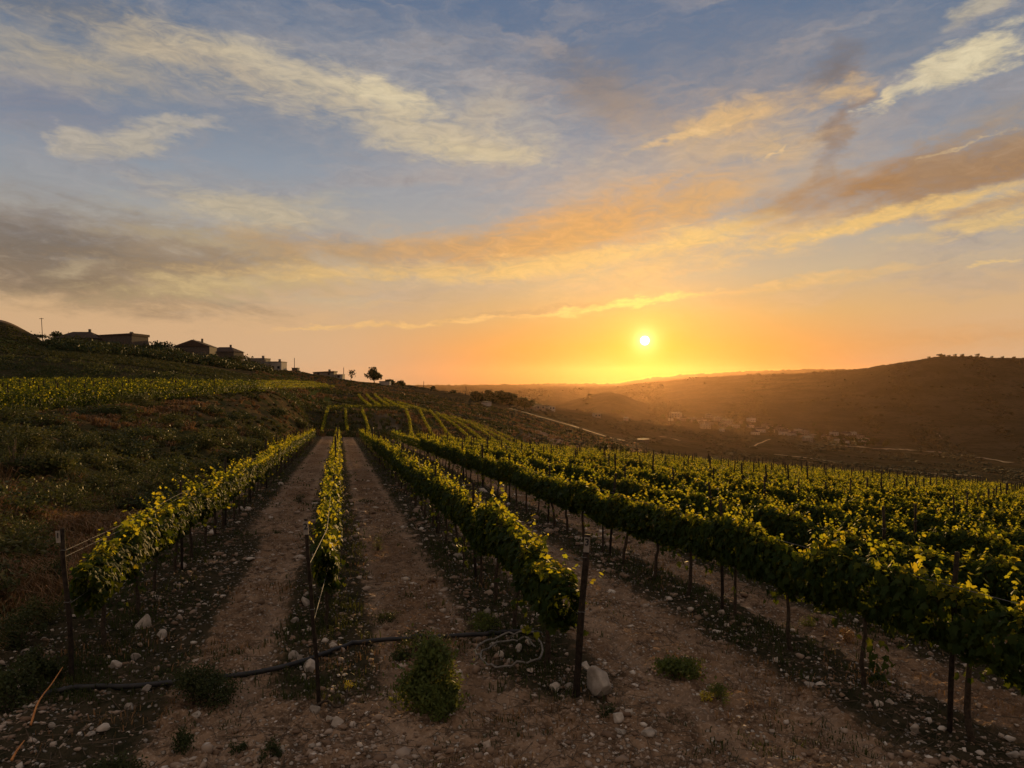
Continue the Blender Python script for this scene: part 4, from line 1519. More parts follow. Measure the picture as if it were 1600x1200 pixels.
# ------------------------------------------------------------------ hedges of vines on the terraces beyond
def hedge_row(path, h, w, per_m, leaf, label, mat=None, group=None, yf=.6):
    P = np.array(path, float)
    seg = np.linalg.norm(np.diff(P[:, :2], axis=0), axis=1)
    tot = seg.sum()
    cum = np.concatenate([[0], np.cumsum(seg)])
    g = np.random.default_rng(int(abs(P[0, 0] * 13 + P[-1, 1] * 7)) + 1)
    n = int(tot * per_m)
    t = g.uniform(0, tot, n)
    x = np.interp(t, cum, P[:, 0])
    y = np.interp(t, cum, P[:, 1])
    th = g.uniform(0, 6.28, n)
    lump = 1 + .35 * perlin(t * .8, th * .7)
    ox = w * .5 * np.cos(th) * lump
    X, Y = x + ox, y + g.normal(0, .1, n)
    Z = ground_z(x, y) + h * .62 + h * .40 * np.sin(th) * lump + (g.uniform(0, 1, n) < .08) * g.uniform(0, .3, n)
    pos = np.stack([X, Y, Z], -1)
    nr = np.stack([np.cos(th), 0 * th, np.sin(th) * .6 + .4], -1) + g.normal(0, .5, (n, 3))
    V, F = leaves(pos, nr, g.normal(0, .5, (n, 3)) + np.array([0, 0, -.6]), leaf * g.uniform(.7, 1.3, n), QUAD_V, QUAD_F)
    yl = (g.uniform(0, 1, n) < np.where(np.sin(th) > .2, yf, yf * .2)).astype(int)  # more bright leaves on the upper side paint the row tops sunlit
    o = mesh_np('vine_hedge', V, F, [mat or M['vine'], M['young']], fmat=np.repeat(yl, 2))
    return tag(o, label, 'vine row', group)


for k in range(11):
    off = 1.2 + 2.7 * k
    ys = np.linspace(33 + k * 1.2, 99, 24)
    path = [(edge_x(y) - off, y) for y in ys]
    hedge_row(path, 1.45, .6, 190, .14, 'terrace vine row, %s back from the brink of the bank' % NTH[k], group='vine rows on the upper terrace', yf=.3)
tp = thing('trellis_post', None, 'post', (0, 0, -500))
tp_st = post_mesh(1.85, .045, 16).build('stake', M['post'], tp, True)
first = True
for k in range(6):
    off = 1.2 + 2.7 * k
    for j in range(9):
        y = 35 + k * 1.2 + j * 5.5
        x = edge_x(y) - off
        if first:
            o, first = tp, False
        else:
            o = copy_tree(tp, None, [(tp_st, [])])
        o.location = (x, y, gz(x, y))
        o.rotation_euler = (rng.normal(0, .04), rng.normal(0, .04), 0)
        o['label'] = 'thin stake, %s along the %s terrace vine row from the bank' % (NTH[j], NTH[k])
        o['group'] = 'stakes on the upper terrace'

FAR = [([(402, 613), (440, 610), (480, 608), (522, 607)], 'level vine row on the high strip, nearest of the three'),
       ([(404, 607), (440, 605), (480, 604), (512, 604)], 'level vine row on the high strip, middle of the three'),
       ([(408, 602), (440, 600), (470, 600), (500, 601)], 'level vine row on the high strip, highest of the three'),
       ([(503, 682), (506, 668), (510, 652), (513, 643)], 'far vine row climbing beside the bank, leftmost of three'),
       ([(543, 680), (541, 664), (540, 646)], 'far vine row climbing, middle one of three'),
       ([(577, 682), (572, 664), (566, 646)], 'far vine row climbing, right one of three'),
       ([(648, 697), (642, 680), (640, 662), (635, 646)], 'curving far vine row, first right of the brown patch'),
       ([(686, 698), (675, 684), (664, 664), (656, 646)], 'curving far vine row, second right of the brown patch'),
       ([(716, 700), (698, 681), (686, 662), (672, 646)], 'curving far vine row, third right of the brown patch'),
       ([(744, 702), (728, 684), (708, 666), (682, 649)], 'curving far vine row, fourth right of the brown patch'),
       ([(764, 703), (744, 684), (722, 667), (692, 652)], 'curving far vine row, fifth right of the brown patch'),
       ([(782, 702), (760, 682), (736, 667), (704, 654)], 'curving far vine row, sixth right of the brown patch'),
       ([(806, 703), (782, 688), (750, 671), (716, 658)], 'curving far vine row, seventh right of the brown patch'),
       ([(826, 702), (800, 690), (768, 675), (730, 661)], 'curving far vine row, outermost towards the valley'),
       ([(512, 642), (540, 641), (575, 640), (612, 639), (650, 641)], 'level far vine row crossing above the three climbing rows'),
       ([(580, 640), (568, 630), (560, 621)], 'upper far vine row, leftmost of the high group'),
       ([(594, 640), (582, 630), (572, 620)], 'upper far vine row, second of the high group'),
       ([(608, 639), (596, 630), (585, 620)], 'upper far vine row, third of the high group'),
       ([(636, 645), (612, 633), (600, 626)], 'upper far vine row, fourth of the high group'),
       ([(672, 648), (640, 637), (620, 632)], 'upper far vine row, outermost of the high group')]
for pxs, lab in FAR:
    pts = []
    for a, b in zip(pxs[:-1], pxs[1:]):
        for t in np.linspace(0, 1, 5)[:-1]:
            pts.append(hit(a[0] + (b[0] - a[0]) * t, a[1] + (b[1] - a[1]) * t, 92))
    pts.append(hit(*pxs[-1], 92))
    hedge_row(pts, .85, .34, 130, .14, lab, group='vine rows on the far slope')


# ------------------------------------------------------------------ trees
def tree_meshes(seed, h, w, n, leaf, trunk_h=.35, bare=False):
    g = np.random.default_rng(seed)
    mb = MB()
    mb.tube([(0, 0, -.4), (g.normal(0, .02) * h, 0, h * trunk_h * .5), (g.normal(0, .03) * h, g.normal(0, .03) * h, h * trunk_h)], [h * .035, h * .028, h * .022], 7)
    C = []
    for k in range(11):
        a = g.uniform(0, 6.28)
        r = w * .5 * g.uniform(.15, .72)
        z = h * g.uniform(trunk_h + .12, .86)
        c = (r * math.cos(a), r * math.sin(a), z)
        C.append(c)
        mb.tube([(0, 0, h * trunk_h * .95), (c[0] * .55, c[1] * .55, (h * trunk_h + z) / 2), c], [h * .016, h * .010, h * .004], 5)
        if bare:
            for q in range(5):
                e = np.array(c) + g.normal(0, .12, 3) * h
                mb.tube([c, tuple(e)], [h * .005, h * .002], 4)
    C = np.array(C)
    i = g.integers(0, len(C), n)
    u = g.normal(0, 1, (n, 3))
    u /= np.linalg.norm(u, axis=1)[:, None]
    P = C[i] + u * np.array([w * .25, w * .25, h * .18]) * (g.uniform(.2, 1.15, n) ** .5)[:, None]
    V, F = leaves(P, u + g.normal(0, .6, (n, 3)), g.normal(0, 1, (n, 3)), leaf * g.uniform(.6, 1.4, n), QUAD_V, QUAD_F)
    return V, F, mb


def tree(px, base_d, wpx, hpx, label, n=900, seed=1, name='tree', bare=False, trunk_h=.3, group=None, dz=0.0, leaf_px=2.6):
    x, y, z = at(px, base_d)
    s = y / FPX
    root = thing(name, label, 'tree', (x, y, z - .15 + dz), rng.uniform(0, 6), group)
    V, F, mb = tree_meshes(seed, hpx * s, wpx * s, n, leaf_px * s, trunk_h, bare)
    mb.build('trunk', M['bark'], root, True)
    mesh_np('crown', V, F, M['tree'], root)
    return root


TG = 'trees along the hilltop hamlet'
tree(585, 352, 27, 27, 'round dark tree standing out at the end of the hamlet', 1300, 5, group=TG, trunk_h=.28)
tree(549, 350, 15, 20, 'sparse bare tree left of the round dark tree', 60, 6, bare=True, trunk_h=.25, group=TG)
tree(258, 236, 58, 30, 'wide flat-topped tree between the two house groups', 1600, 9, group=TG, trunk_h=.2)
tree(238, 232, 40, 24, 'small dense tree leaning against the flat-topped house', 800, 10, group=TG, trunk_h=.1)
tree(92, 226, 30, 26, 'dark tree in front of the leftmost house', 900, 11, group=TG, trunk_h=.1)
tree(108, 232, 18, 26, 'narrow dark tree at the leftmost roof', 500, 12, group=TG, trunk_h=.1)
tree(152, 228, 36, 24, 'low dark tree between the leftmost and flat-topped houses', 600, 13, group=TG, trunk_h=.1)
tree(280, 250, 32, 22, 'low tree at the left of the gabled pair of houses', 500, 14, group=TG, trunk_h=.1)
tree(376, 292, 34, 22, 'low dark tree right of the gabled pair of houses', 500, 15, group=TG, trunk_h=.1)
tree(392, 310, 16, 13, 'small shrubby tree before the low grey houses', 400, 16, group=TG, trunk_h=.1)
tree(172, 216, 34, 22, 'round dark tree between the leftmost and the big grey house', 700, 31, group=TG, trunk_h=.1)
tree(222, 224, 36, 22, 'round dark tree at the right corner of the big grey house', 800, 32, group=TG, trunk_h=.1)
tree(272, 236, 34, 22, 'dense dark tree just left of the dark gabled house', 700, 33, group=TG, trunk_h=.1)
tree(330, 250, 28, 18, 'dark tree in the gap of the gabled pair of houses', 600, 34, group=TG, trunk_h=.1)
tree(368, 272, 34, 20, 'bushy dark tree hiding the end of the hipped-roof house', 700, 35, group=TG, trunk_h=.1)
tree(612, 380, 20, 9, 'low dark tree below the small white shed', 350, 17, group=TG, trunk_h=.1)
tree(626, 396, 14, 8, 'last low tree on the descending ridge', 300, 18, group=TG, trunk_h=.1)
tree(676, 432, 8, 7, 'lone little tree low on the ridge line', 200, 19, group=TG, trunk_h=.15)
tree(708, 452, 8, 7, 'little tree just left of the lower pole', 200, 20, group=TG, trunk_h=.15)


for n_, (px, dd, w_, h_) in enumerate([(60, 214, 40, 8), (84, 214, 40, 12), (110, 214, 46, 10), (140, 214, 50, 13), (168, 216, 44, 11), (196, 218, 40, 7), (226, 222, 44, 12), (250, 226, 50, 14), (276, 232, 44, 14), (300, 238, 40, 8), (322, 246, 44, 12), (346, 256, 36, 8), (366, 268, 40, 15), (386, 282, 36, 14), (408, 298, 34, 7)]):
    shrub(0, 0, w_, h_, 'dark bush in the hedge below the hilltop houses', M['tree'], 700, .2, .3, 'shrub', 'shrub', 700 + n_, at(px, dd), 'hedge bushes below the hilltop houses')


# ------------------------------------------------------------------ buildings
WALLS = {'grey': simple('grey_render', (.10, .088, .075), (.15, .13, .11), 1.5), 'cream': simple('cream_render', (.13, .108, .084), (.19, .16, .125), 1.5),
         'white': simple('white_render', (.24, .21, .175), (.32, .28, .235), 1.5), 'dark': simple('dark_stone', (.055, .046, .038), (.09, .075, .06), 2.0)}
M['tile'] = simple('roof_tile', (.038, .028, .022), (.062, .044, .034), 3.0)
M['flatroof'] = simple('roof_felt', (.09, .08, .07), (.13, .115, .10), 2.0)
M['glass'] = simple('window_glass', (.02, .022, .026), (.03, .03, .035), 2.0, .12, spec=.5)
M['frame'] = simple('window_frame', (.14, .125, .105), (.18, .16, .135), 4.0)


def house(xyz, w, d, h, roof, wallm, label, cat='house', rz=0.0, name='house', wins=3, group=None, floors=1, door=True):
    root = thing(name, label, cat, xyz, rz, group)
    MB().box(-w / 2, -d / 2, -1.6, w / 2, d / 2, h).build('wall', WALLS[wallm], root)
    if roof == 'gable':
        o, rh = .35, w * .2
        V = [(-w / 2 - o, -d / 2 - o, h + .03), (w / 2 + o, -d / 2 - o, h + .03), (w / 2 + o, d / 2 + o, h + .03), (-w / 2 - o, d / 2 + o, h + .03), (0, -d / 2 - o, h + rh), (0, d / 2 + o, h + rh)]
        mesh_py('roof', V, [(3, 2, 1, 0), (0, 1, 4), (2, 3, 5), (1, 2, 5, 4), (3, 0, 4, 5)], M['tile'], root)
    elif roof == 'hip':
        o, rh = .45, min(w, d) * .24
        k = w * .22
        V = [(-w / 2 - o, -d / 2 - o, h + .03), (w / 2 + o, -d / 2 - o, h + .03), (w / 2 + o, d / 2 + o, h + .03), (-w / 2 - o, d / 2 + o, h + .03), (-k, 0, h + rh), (k, 0, h + rh)]
        mesh_py('roof', V, [(3, 2, 1, 0), (0, 1, 5, 4), (1, 2, 5), (2, 3, 4, 5), (3, 0, 4)], M['tile'], root)
    elif roof == 'slant':
        V = [(-w / 2 - .3, -d / 2 - .3, h + .03), (w / 2 + .3, -d / 2 - .3, h + .03), (w / 2 + .3, d / 2 + .3, h + .03), (-w / 2 - .3, d / 2 + .3, h + .03),
             (-w / 2 - .3, -d / 2 - .3, h + .2), (w / 2 + .3, -d / 2 - .3, h + w * .07), (w / 2 + .3, d / 2 + .3, h + w * .07), (-w / 2 - .3, d / 2 + .3, h + .2)]
        mesh_py('roof', V, [(3, 2, 1, 0), (4, 5, 6, 7), (0, 1, 5, 4), (1, 2, 6, 5), (2, 3, 7, 6), (3, 0, 4, 7)], M['tile'], root)
    else:
        mb = MB().box(-w / 2 - .12, -d / 2 - .12, h + .003, w / 2 + .12, d / 2 + .12, h + .35)
        mb.build('roof', M['flatroof'], root)
    rf = [c for c in col.objects if c.parent == root][-1]
    if wins > 1 and roof in ('gable', 'hip'):
        MB().box(w * .14, d * .05, h, w * .14 + .6, d * .05 + .6, h + w * .2 + .7).build('chimney', WALLS[wallm], rf)
    elif wins > 1 and w > 7:
        MB().tube([(w * .2, d * .1, h + .3), (w * .2, d * .1, h + 1.5)], .55, 10).build('water_tank', M['frame'], rf)
    for f in range(floors):
        for k in range(wins):
            cx = (k + .5) / wins * w - w / 2
            z0 = .9 + 2.8 * f
            if door and f == 0 and k == wins // 2 and wins > 1:
                MB().box(cx - .5, -d / 2 - .05, 0, cx + .5, -d / 2 + .02, 2.1).build('door', M['bark'], root)
                continue
            if z0 + 1.2 > h:
                continue
            fr = MB().box(cx - .6, -d / 2 - .06, z0 - .06, cx + .6, -d / 2 - .003, z0 + 1.16).build('window', M['frame'], root)
            MB().box(cx - .5, -d / 2 - .075, z0, cx + .5, -d / 2 - .02, z0 + 1.1).build('pane', M['glass'], fr)
    return root


def ridge_house(px, depth, wpx, hpx, roof, wallm, label, d=8, rz=0.0, wins=3, floors=1, dz=0.0, name='house', cat='house', door=True):
    x, y, z = at(px, depth)
    s = y / FPX
    w = wpx * s
    return house((x, y, z + dz), w, d, hpx * s, roof, wallm, label, cat, rz, name, wins, 'hilltop hamlet', floors, door)


ridge_house(128, 222, 60, 15, 'hip', 'dark', 'dark leftmost house with a low hipped roof on the hilltop', 9, .1, dz=1.0)
ridge_house(192, 226, 56, 24, 'slant', 'dark', 'big grey house with a slanting flat roof on the hilltop', 9, -.06, 3, 2, dz=1.4)
ridge_house(306, 258, 52, 17, 'gable', 'dark', 'dark gabled house right of the wide tree', 9, .12, 3, 1, dz=1.4)
ridge_house(352, 278, 44, 16, 'hip', 'dark', 'hipped-roof house touching the dark gabled house', 8, -.1, dz=1.2)
ridge_house(405, 322, 26, 16, 'flat', 'grey', 'small grey flat-roofed house with a roof box', 8, 0, 2)
ridge_house(431, 330, 26, 13, 'flat', 'white', 'small white flat-roofed house on the hamlet edge', 8, 0, 3)
ridge_house(401, 306, 14, 5, 'flat', 'white', 'low white hut with an arched front below the grey house', 5, 0, 1, door=False)
ridge_house(462, 344, 9, 6, 'flat', 'dark', 'tiny dark hut carrying an aerial', 3, 0, 1, door=False)
ridge_house(508, 346, 32, 7, 'slant', 'cream', 'long low shed with a pale lean-to roof', 6, 0, 2, name='shed', cat='shed', door=False)
ridge_house(531, 350, 12, 7, 'flat', 'white', 'pale little shed at the end of the long shed', 5, 0, 1, name='shed', cat='shed', door=False)
ridge_house(602, 372, 16, 5, 'flat', 'white', 'small white shed right of the round tree', 5, 0, 1, name='shed', cat='shed', door=False)


def pole(px, depth, hpx, label, arm=True, dx=0.0):
    x, y, z = at(px, depth)
    s = y / FPX
    h = hpx * s
    root = thing('utility_pole', label, 'pole', (x, y, z), 0, 'poles on the skyline')
    r = max(.10, .55 * s)
    MB().tube([(0, 0, -.5), (dx * h, 0, h)], [r, r * .75], 7).build('mast', M['post'], root, True)
    if arm:
        MB().box(dx * h - 3.2 * s, -.08, h * .955, dx * h + 3.2 * s, .08, h * .955 + max(.12, .5 * s)).build('crossarm', M['post'], root)
    return root


pole(67, 206, 38, 'leaning lamp pole on the bare hump at far left', True, -.06)
pole(302, 262, 36, 'thin pole rising behind the gabled houses', True)
pole(460, 345, 22, 'thin aerial mast on the tiny dark hut', False)
pole(537, 352, 20, 'thin pole beside the pale little shed', False)
pole(662, 424, 13, 'pole on the ridge line right of the round tree', False)
pole(728, 452, 14, 'pole farther down the ridge, before the hazy plain', False)
x, y, z = hit(1048, 664)
pole(1048, y, 28, 'tall mast standing up from the valley village', False)

# valley village
gvil = np.random.default_rng(31)
protos = []
VG = 'houses of the valley village'
kinds = [('flat', 'white', 9, 8, 4.2, 'small white flat-roofed house in the valley village'), ('flat', 'cream', 12, 9, 6.0, 'two-storey cream flat-roofed house in the valley village'),
         ('gable', 'cream', 9, 9, 4.0, 'small cream gabled house in the valley village'), ('hip', 'white', 11, 9, 4.5, 'small white hipped-roof house in the valley village')]
place = [(1068, 657), (1082, 660), (1096, 661), (1108, 664), (1120, 658), (1132, 664), (1146, 667), (1160, 662), (1150, 671), (1172, 668), (1185, 671), (1196, 667), (1206, 675), (1218, 672), (1228, 678), (1240, 682),
         (1256, 680), (1270, 684), (1290, 686), (1308, 690), (1322, 682), (1333, 680), (1344, 684), (1338, 689), (1352, 690), (1318, 694), (1102, 670), (1128, 674), (1180, 679), (1262, 690)]
place += [(float(a), 654 + (a - 1045) * .118 + float(b)) for a, b in zip(gvil.uniform(1042, 1352, 26), gvil.normal(1, 5, 26))]
for n_, (px, py) in enumerate(place):
    x, y, z = hit(px, py, 300)
    k = int(gvil.integers(0, 4))
    rf, wl, w, d, h, lab = kinds[k]
    s = gvil.uniform(.62, .95) * y / 900
    known = [q for q in protos if q[0] == k]
    rz = gvil.uniform(-.5, .5)
    if not known:
        r = house((x, y, z), w, d, h, rf, wl, lab, 'house', rz, 'village_house', 3, VG, 2 if h > 5 else 1)
        ch = []
        for c in [o for o in col.objects if o.parent == r]:
            ch.append((c, [(q, []) for q in col.objects if q.parent == c]))
        protos.append((k, r, ch))
    else:
        r = copy_tree(known[0][1], None, known[0][2])
        r.location = (x, y, z)
        r.rotation_euler = (0, 0, rz)
    r['label'] = lab
    r.scale = (s, s, s)
for n_, (px, py, wpx, hpx, lab) in enumerate([(842, 640, 16, 6, 'pale house at the left edge of the lower slope hamlet'), (860, 641, 10, 5, 'bright little house in the lower slope hamlet'), (834, 640, 6, 4, 'tiny hut in the lower slope hamlet'),
                                            (760, 634, 9, 5, 'pale house among the trees on the descending ridge'), (932, 652, 10, 6, 'small building among the scrub beyond the lower hamlet'), (978, 657, 7, 4, 'tiny building right of the lower hamlet'), (1005, 692, 16, 5, 'low ruin on the slope below the village')]):
    x, y, z = hit(px, py, 150)
    s = y / FPX
    house((x, y, z), wpx * s, 7, hpx * s, 'flat' if n_ % 2 else 'slant', 'white' if n_ in (1, 3) else ('dark' if n_ == 6 else 'cream'), lab, 'house', gvil.uniform(-.3, .3), 'house', 2, 'houses on the lower slope', 1, False)

# dark trees about the village and the ridge: cypress and round ones, copies of three
tp = []
for k, (h, w) in enumerate([(7.5, 2.6), (6, 6.5), (5, 7.5)]):
    root = thing('tree', None, 'tree', (0, 0, -500))
    V, F, mb = tree_meshes(60 + k, h, w, 420, .85, .08)
    t_ = mb.build('trunk', M['bark'], root, True)
    c_ = mesh_np('crown', V, F, M['tree'], root)
    tp.append([root, [(t_, []), (c_, [])], False])
TL = ['slim dark cypress among the valley houses', 'round dark tree among the valley houses', 'broad dark tree among the valley houses']
tpl = [(1100, 661, 1), (1105, 660, 2), (1112, 662, 1), (1136, 660, 1), (1076, 660, 2), (1166, 666, 1), (1178, 666, 2), (1190, 664, 1), (1212, 668, 2), (1224, 668, 1), (1234, 672, 2), (1284, 682, 0), (1281, 683, 1), (1300, 683, 2), (1314, 688, 1),
       (1328, 690, 2), (1358, 688, 1), (1372, 692, 2), (1388, 694, 1), (1246, 678, 2), (1276, 688, 1), (1140, 673, 2), (1154, 674, 1), (1365, 690, 2)]
tpl += [(float(a), 655 + (a - 1045) * .118 + float(b), int(c)) for a, b, c in zip(gvil.uniform(1035, 1390, 40), gvil.normal(0, 5.5, 40), gvil.integers(1, 3, 40))]
ridge_t = [(742, 628, 1), (752, 628, 2), (766, 628, 1), (774, 629, 2), (782, 630, 1), (792, 632, 2), (800, 633, 1), (810, 635, 2), (820, 637, 1), (828, 638, 1), (958, 646, 2), (966, 647, 1), (972, 646, 2)]
mid_t = [(938, 714, 1), (946, 715, 0), (952, 714, 1), (958, 715, 0), (966, 714, 1), (974, 716, 1)]
for lst, dm, lab, grp in ((tpl, 300, TL, 'trees in the valley village'), (ridge_t, 300, ['', 'round dark tree on the descending ridge line', 'broad dark tree on the descending ridge line'], 'trees on the descending ridge'),
                          (mid_t, 110, ['slim cypress in the dark clump beyond the vineyard', 'rounded tree in the dark clump beyond the vineyard', ''], 'clump of trees beyond the vineyard')):
    for px, py, k in lst:
        x, y, z = hit(px, py, dm)
        root, ch, used = tp[k]
        if used:
            o = copy_tree(root, None, ch)
        else:
            o = root
            tp[k][2] = True
        o.location = (x, y, z)
        s = rng.uniform(.85, 1.25) * (.5 if dm == 110 else 1.0)
        o.scale = (s, s, s * rng.uniform(.9, 1.1))
        o.rotation_euler = (0, 0, rng.uniform(0, 6))
        o['label'] = lab[k]
        o['group'] = grp


for px in (1452, 1466, 1474, 1483, 1491, 1502, 1528, 1545, 1562, 1580):
    x, y, z = at(px + float(gvil.normal(0, 2)), 2000)
    k = 1 + int(gvil.integers(0, 2))
    o = copy_tree(tp[k][0], None, tp[k][1])
    s = gvil.uniform(1.2, 2.2)
    o.location, o.scale = (x, y, z), (s, s, s)
    o['label'] = ('round' if k == 1 else 'broad') + ' dark tree on the summit line of the big hill at right'
    o['group'] = 'trees on the summit of the big hill'


# ------------------------------------------------------------------ tracks and scrub on the hills
def ribbon(pxs, width, label):
    P = []
    for a, b in zip(pxs[:-1], pxs[1:]):
        m = max(2, int(abs(b[0] - a[0]) / 6))
        for t in np.linspace(0, 1, m + 1)[:-1]:
            P.append(hit(a[0] + (b[0] - a[0]) * t, a[1] + (b[1] - a[1]) * t, 110)[:2])
    P.append(hit(*pxs[-1], 110)[:2])
    P = np.array(P)
    P[1:-1] = (P[:-2] + P[1:-1] * 2 + P[2:]) / 4
    T = np.gradient(P, axis=0)
    T /= np.linalg.norm(T, axis=1)[:, None] + 1e-9
    Nn = np.stack([-T[:, 1], T[:, 0]], -1)
    V, F = [], []
    for i in range(len(P)):
        for s in (-1, 0, 1):
            q = P[i] + Nn[i] * width * .5 * s
            V.append((q[0], q[1], float(ground_z(q[0:1], q[1:2])[0]) + .12 + .0007 * q[1]))
    for i in range(len(P) - 1):
        for k in (0, 1):
            F.append((i * 3 + k, i * 3 + k + 1, i * 3 + 4 + k, i * 3 + 3 + k))
    o = mesh_py('track', V, F, M['track'], None, True)
    tag(o, label, 'track', kind='structure')


ribbon([(800, 640), (850, 654), (900, 668), (950, 684), (990, 693)], 4.5, 'pale track running down the slope')
ribbon([(1030, 683), (1048, 685), (1062, 690)], 2, 'short pale track on the slope')
ribbon([(1172, 700), (1190, 693), (1204, 687)], 1.3, 'short pale track below the village')
ribbon([(1300, 696), (1340, 699), (1380, 702), (1430, 704), (1490, 710), (1546, 718), (1580, 724)], 6, 'pale track below the big hill')
ribbon([(1210, 711), (1250, 715), (1300, 722)], 3, 'faint track below the village')
ribbon([(1368, 731), (1410, 736), (1460, 741), (1530, 745)], 3.5, 'pale track in the valley bottom at right')
ribbon([(1464, 678), (1472, 686), (1468, 693)], 3, 'short winding track on the big hill')

TERR = [[(640, 628), (720, 636), (800, 648), (880, 664)], [(700, 650), (780, 660), (860, 676), (960, 700)], [(860, 646), (960, 662), (1060, 676), (1160, 690)], [(900, 658), (1000, 672), (1100, 688), (1200, 704)],
        [(1000, 682), (1100, 698), (1200, 712), (1320, 722)], [(1150, 706), (1250, 720), (1350, 730), (1480, 738)], [(1240, 694), (1340, 703), (1440, 712), (1560, 722)], [(1100, 728), (1200, 734), (1300, 740), (1380, 744)], [(1300, 712), (1400, 720), (1500, 728), (1600, 736)],
        [(1320, 640), (1420, 634), (1520, 640), (1600, 650)], [(1380, 610), (1460, 604), (1540, 612), (1600, 622)], [(1250, 630), (1330, 618), (1400, 622)], [(1420, 664), (1500, 668), (1590, 676)]]
tx_, ty_ = [], []
gt = np.random.default_rng(40)
for ln in TERR:
    pts_ = [hit(a, b, 115)[:2] for q0, q1 in zip(ln[:-1], ln[1:]) for a, b in [(q0[0] + (q1[0] - q0[0]) * t, q0[1] + (q1[1] - q0[1]) * t) for t in np.linspace(0, 1, 9)[:-1]]]
    for (xa, ya), (xb, yb) in zip(pts_[:-1], pts_[1:]):
        m_ = int(np.hypot(xb - xa, yb - ya) / max(1.2, ya * .006)) + 1
        if m_ > 60:
            continue
        t = gt.uniform(0, 1, m_)
        keep_ = gt.uniform(0, 1, m_) < .72
        tx_.append((xa + (xb - xa) * t + gt.normal(0, .6, m_))[keep_])
        ty_.append((ya + (yb - ya) * t + gt.normal(0, .6, m_))[keep_])
gs = np.random.default_rng(41)
n = 64000
px = gs.uniform(380, 1660, n)
d = 128 * np.exp(gs.uniform(0, 1, n) ** .8 * math.log(3000 / 128))
X = (px - CX) / FPX * d
cl = fbm(X / (d * .05 + 6), d / (d * .05 + 6), 3) + gs.normal(0, .14, n)
vis = (cl > .28) & ~((px < 840) & (d < 260)) & ~((px < 640) & (d < 420))
X, d = np.concatenate([X[vis]] + tx_), np.concatenate([d[vis]] + ty_)
n = len(X)
Z = ground_z(X, d)
r = (.45 + 1.3 * gs.uniform(0, 1, n) ** 2) * np.clip(d / 500, .55, 3.0)
J = gs.normal(0, .2, (n, 12, 3))
W = (IV[None] + J) * np.stack([r * 1.3, r * 1.3, r * .75], -1)[:, None, :] + np.stack([X, d, Z + r * .2], -1)[:, None, :]
M['scrub'] = simple('scrub', (.030, .028, .014), (.060, .050, .024), .5, 1.0)
tag(mesh_np('scrub', W.reshape(-1, 3), (IF[None] + (np.arange(n) * 12)[:, None, None]).reshape(-1, 3), M['scrub']), 'dark scrub dotted over the far slopes and hills', 'scrub', kind='stuff')

# rough scrub on the dark bank above the upper terrace
gq = np.random.default_rng(43)
n = 2600
px = gq.uniform(-40, 470, n)
d = gq.uniform(104, 128, n)
X = (px - CX) / FPX * d
Z = ground_z(X, d)
cl = fbm(X / 5, d / 5, 2) + gq.normal(0, .2, n)
k = cl > -.1
X, d, Z = X[k], d[k], Z[k]
P = np.repeat(np.stack([X, d, Z], -1), 16, 0)
P = P + np.abs(gq.normal(0, .45, P.shape)) * np.array([1, 1, .9]) * gq.choice([-1, 1], P.shape) * np.array([1, 1, 1])
P[:, 2] = np.maximum(P[:, 2], ground_z(P[:, 0], P[:, 1]))
V, F = leaves(P, gq.normal(0, 1, P.shape), gq.normal(0, .6, P.shape) + np.array([0, 0, .6]), gq.uniform(.15, .34, len(P)), QUAD_V, QUAD_F)
tag(mesh_np('undergrowth', V, F, M['bush']), 'dark low undergrowth covering the bank above the terrace vines', 'undergrowth', kind='stuff')

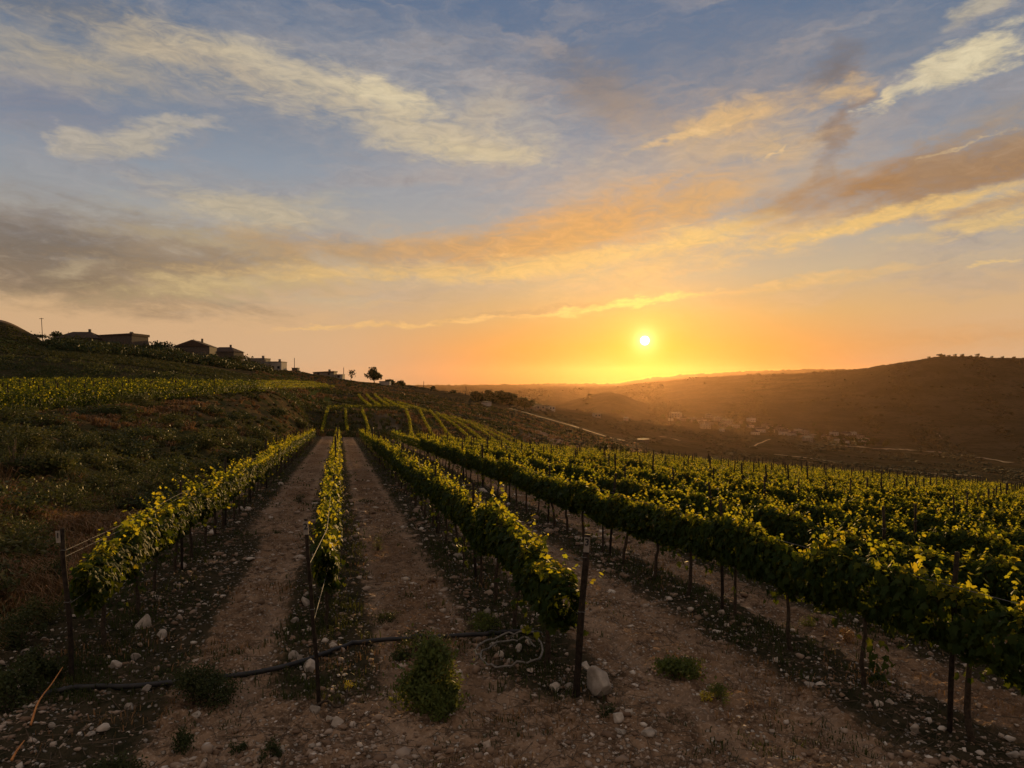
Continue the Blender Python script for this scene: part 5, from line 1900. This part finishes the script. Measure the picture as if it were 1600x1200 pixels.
# rough grass on the slopes round the far vine rows
gh = np.random.default_rng(44)
onhill = lambda X, Y, g: (X / Y * FPX + CX > 395) & ((X / Y * FPX + CX > 490) | (Y > 104))
V1, F1 = tussocks(gh, 5200, 12, (395, 1000), (99, 330), lambda X, Y, g: onhill(X, Y, g) & (fbm(X * .05, Y * .05, 3) + g.normal(0, .2, len(X)) > .12), lambda X, Y, g: g.uniform(.5, 1.0, len(X)), 1.0, (.2, -.3))
V2, F2 = tussocks(gh, 5200, 12, (395, 1000), (99, 330), lambda X, Y, g: onhill(X, Y, g) & (fbm(X * .05, Y * .05, 3) + g.normal(0, .2, len(X)) < .16), lambda X, Y, g: g.uniform(.5, 1.0, len(X)), 1.0, (.2, -.3))
V3, F3 = tussocks(gh, 3600, 12, (-60, 430), (136, 186), lambda X, Y, g: g.uniform(0, 1, len(X)) < .9, lambda X, Y, g: g.uniform(.3, .7, len(X)), 1.0, (.2, -.3))
V, F, MI = join([(V1, F1, 0), (V2, F2, 1), (V3, F3, 1)])
tag(mesh_np('hillside_grass', V, F, [M['dry'], M['grass']], fmat=MI), 'rough dry and green grass on the slopes round the far vine rows', 'grass', kind='stuff')

# thicket on the brow below the hilltop houses
n = 1700
px = gh.uniform(76, 420, n)
d = np.interp(px, [76, 150, 300, 420], [182, 184, 214, 268]) + gh.normal(0, 7, n)
X = (px - CX) / FPX * d
k = fbm(X / 6, d / 6, 2) + gh.normal(0, .2, n) > -.25
X, d = X[k], d[k]
hh = gh.uniform(.8, 3.6, len(X)) * np.clip(.8 + .6 * fbm(X / 9, d / 9, 2), .3, 1.5)
P = np.repeat(np.stack([X, d, ground_z(X, d)], -1), 30, 0)
q = gh.normal(0, 1, P.shape)
q /= np.linalg.norm(q, axis=1)[:, None]
hr = np.repeat(hh, 30)
P = P + q * (hr * .8)[:, None] * np.array([1.0, 1.0, .6]) + np.stack([0 * hr, 0 * hr, hr * .5], -1)
V, F = leaves(P, q + gh.normal(0, .4, P.shape), gh.normal(0, .6, P.shape), gh.uniform(.35, .75, len(P)), QUAD_V, QUAD_F)
tag(mesh_np('thicket', V, F, M['tree']), 'dark thicket covering the brow below the hilltop houses', 'thicket', kind='stuff')

# ------------------------------------------------------------------ haze in the valley air
def haze():
    m = bpy.data.materials.new('haze_air')
    m.use_nodes = True
    n = NT(m.node_tree)
    n.n.clear()
    out = n.new('ShaderNodeOutputMaterial')
    v = n.new('ShaderNodeVolumePrincipled')
    v.inputs['Color'].default_value = (0.58, 0.35, 0.20, 1)
    v.inputs['Density'].default_value = 0.000024
    v.inputs['Anisotropy'].default_value = 0.82
    n.put(out.inputs['Volume'], v.outputs[0])
    b = MB().box(-7500, -300, -190, 7500, 6700, 110)
    o = b.build('haze', m)
    tag(o, kind='stuff')


haze()
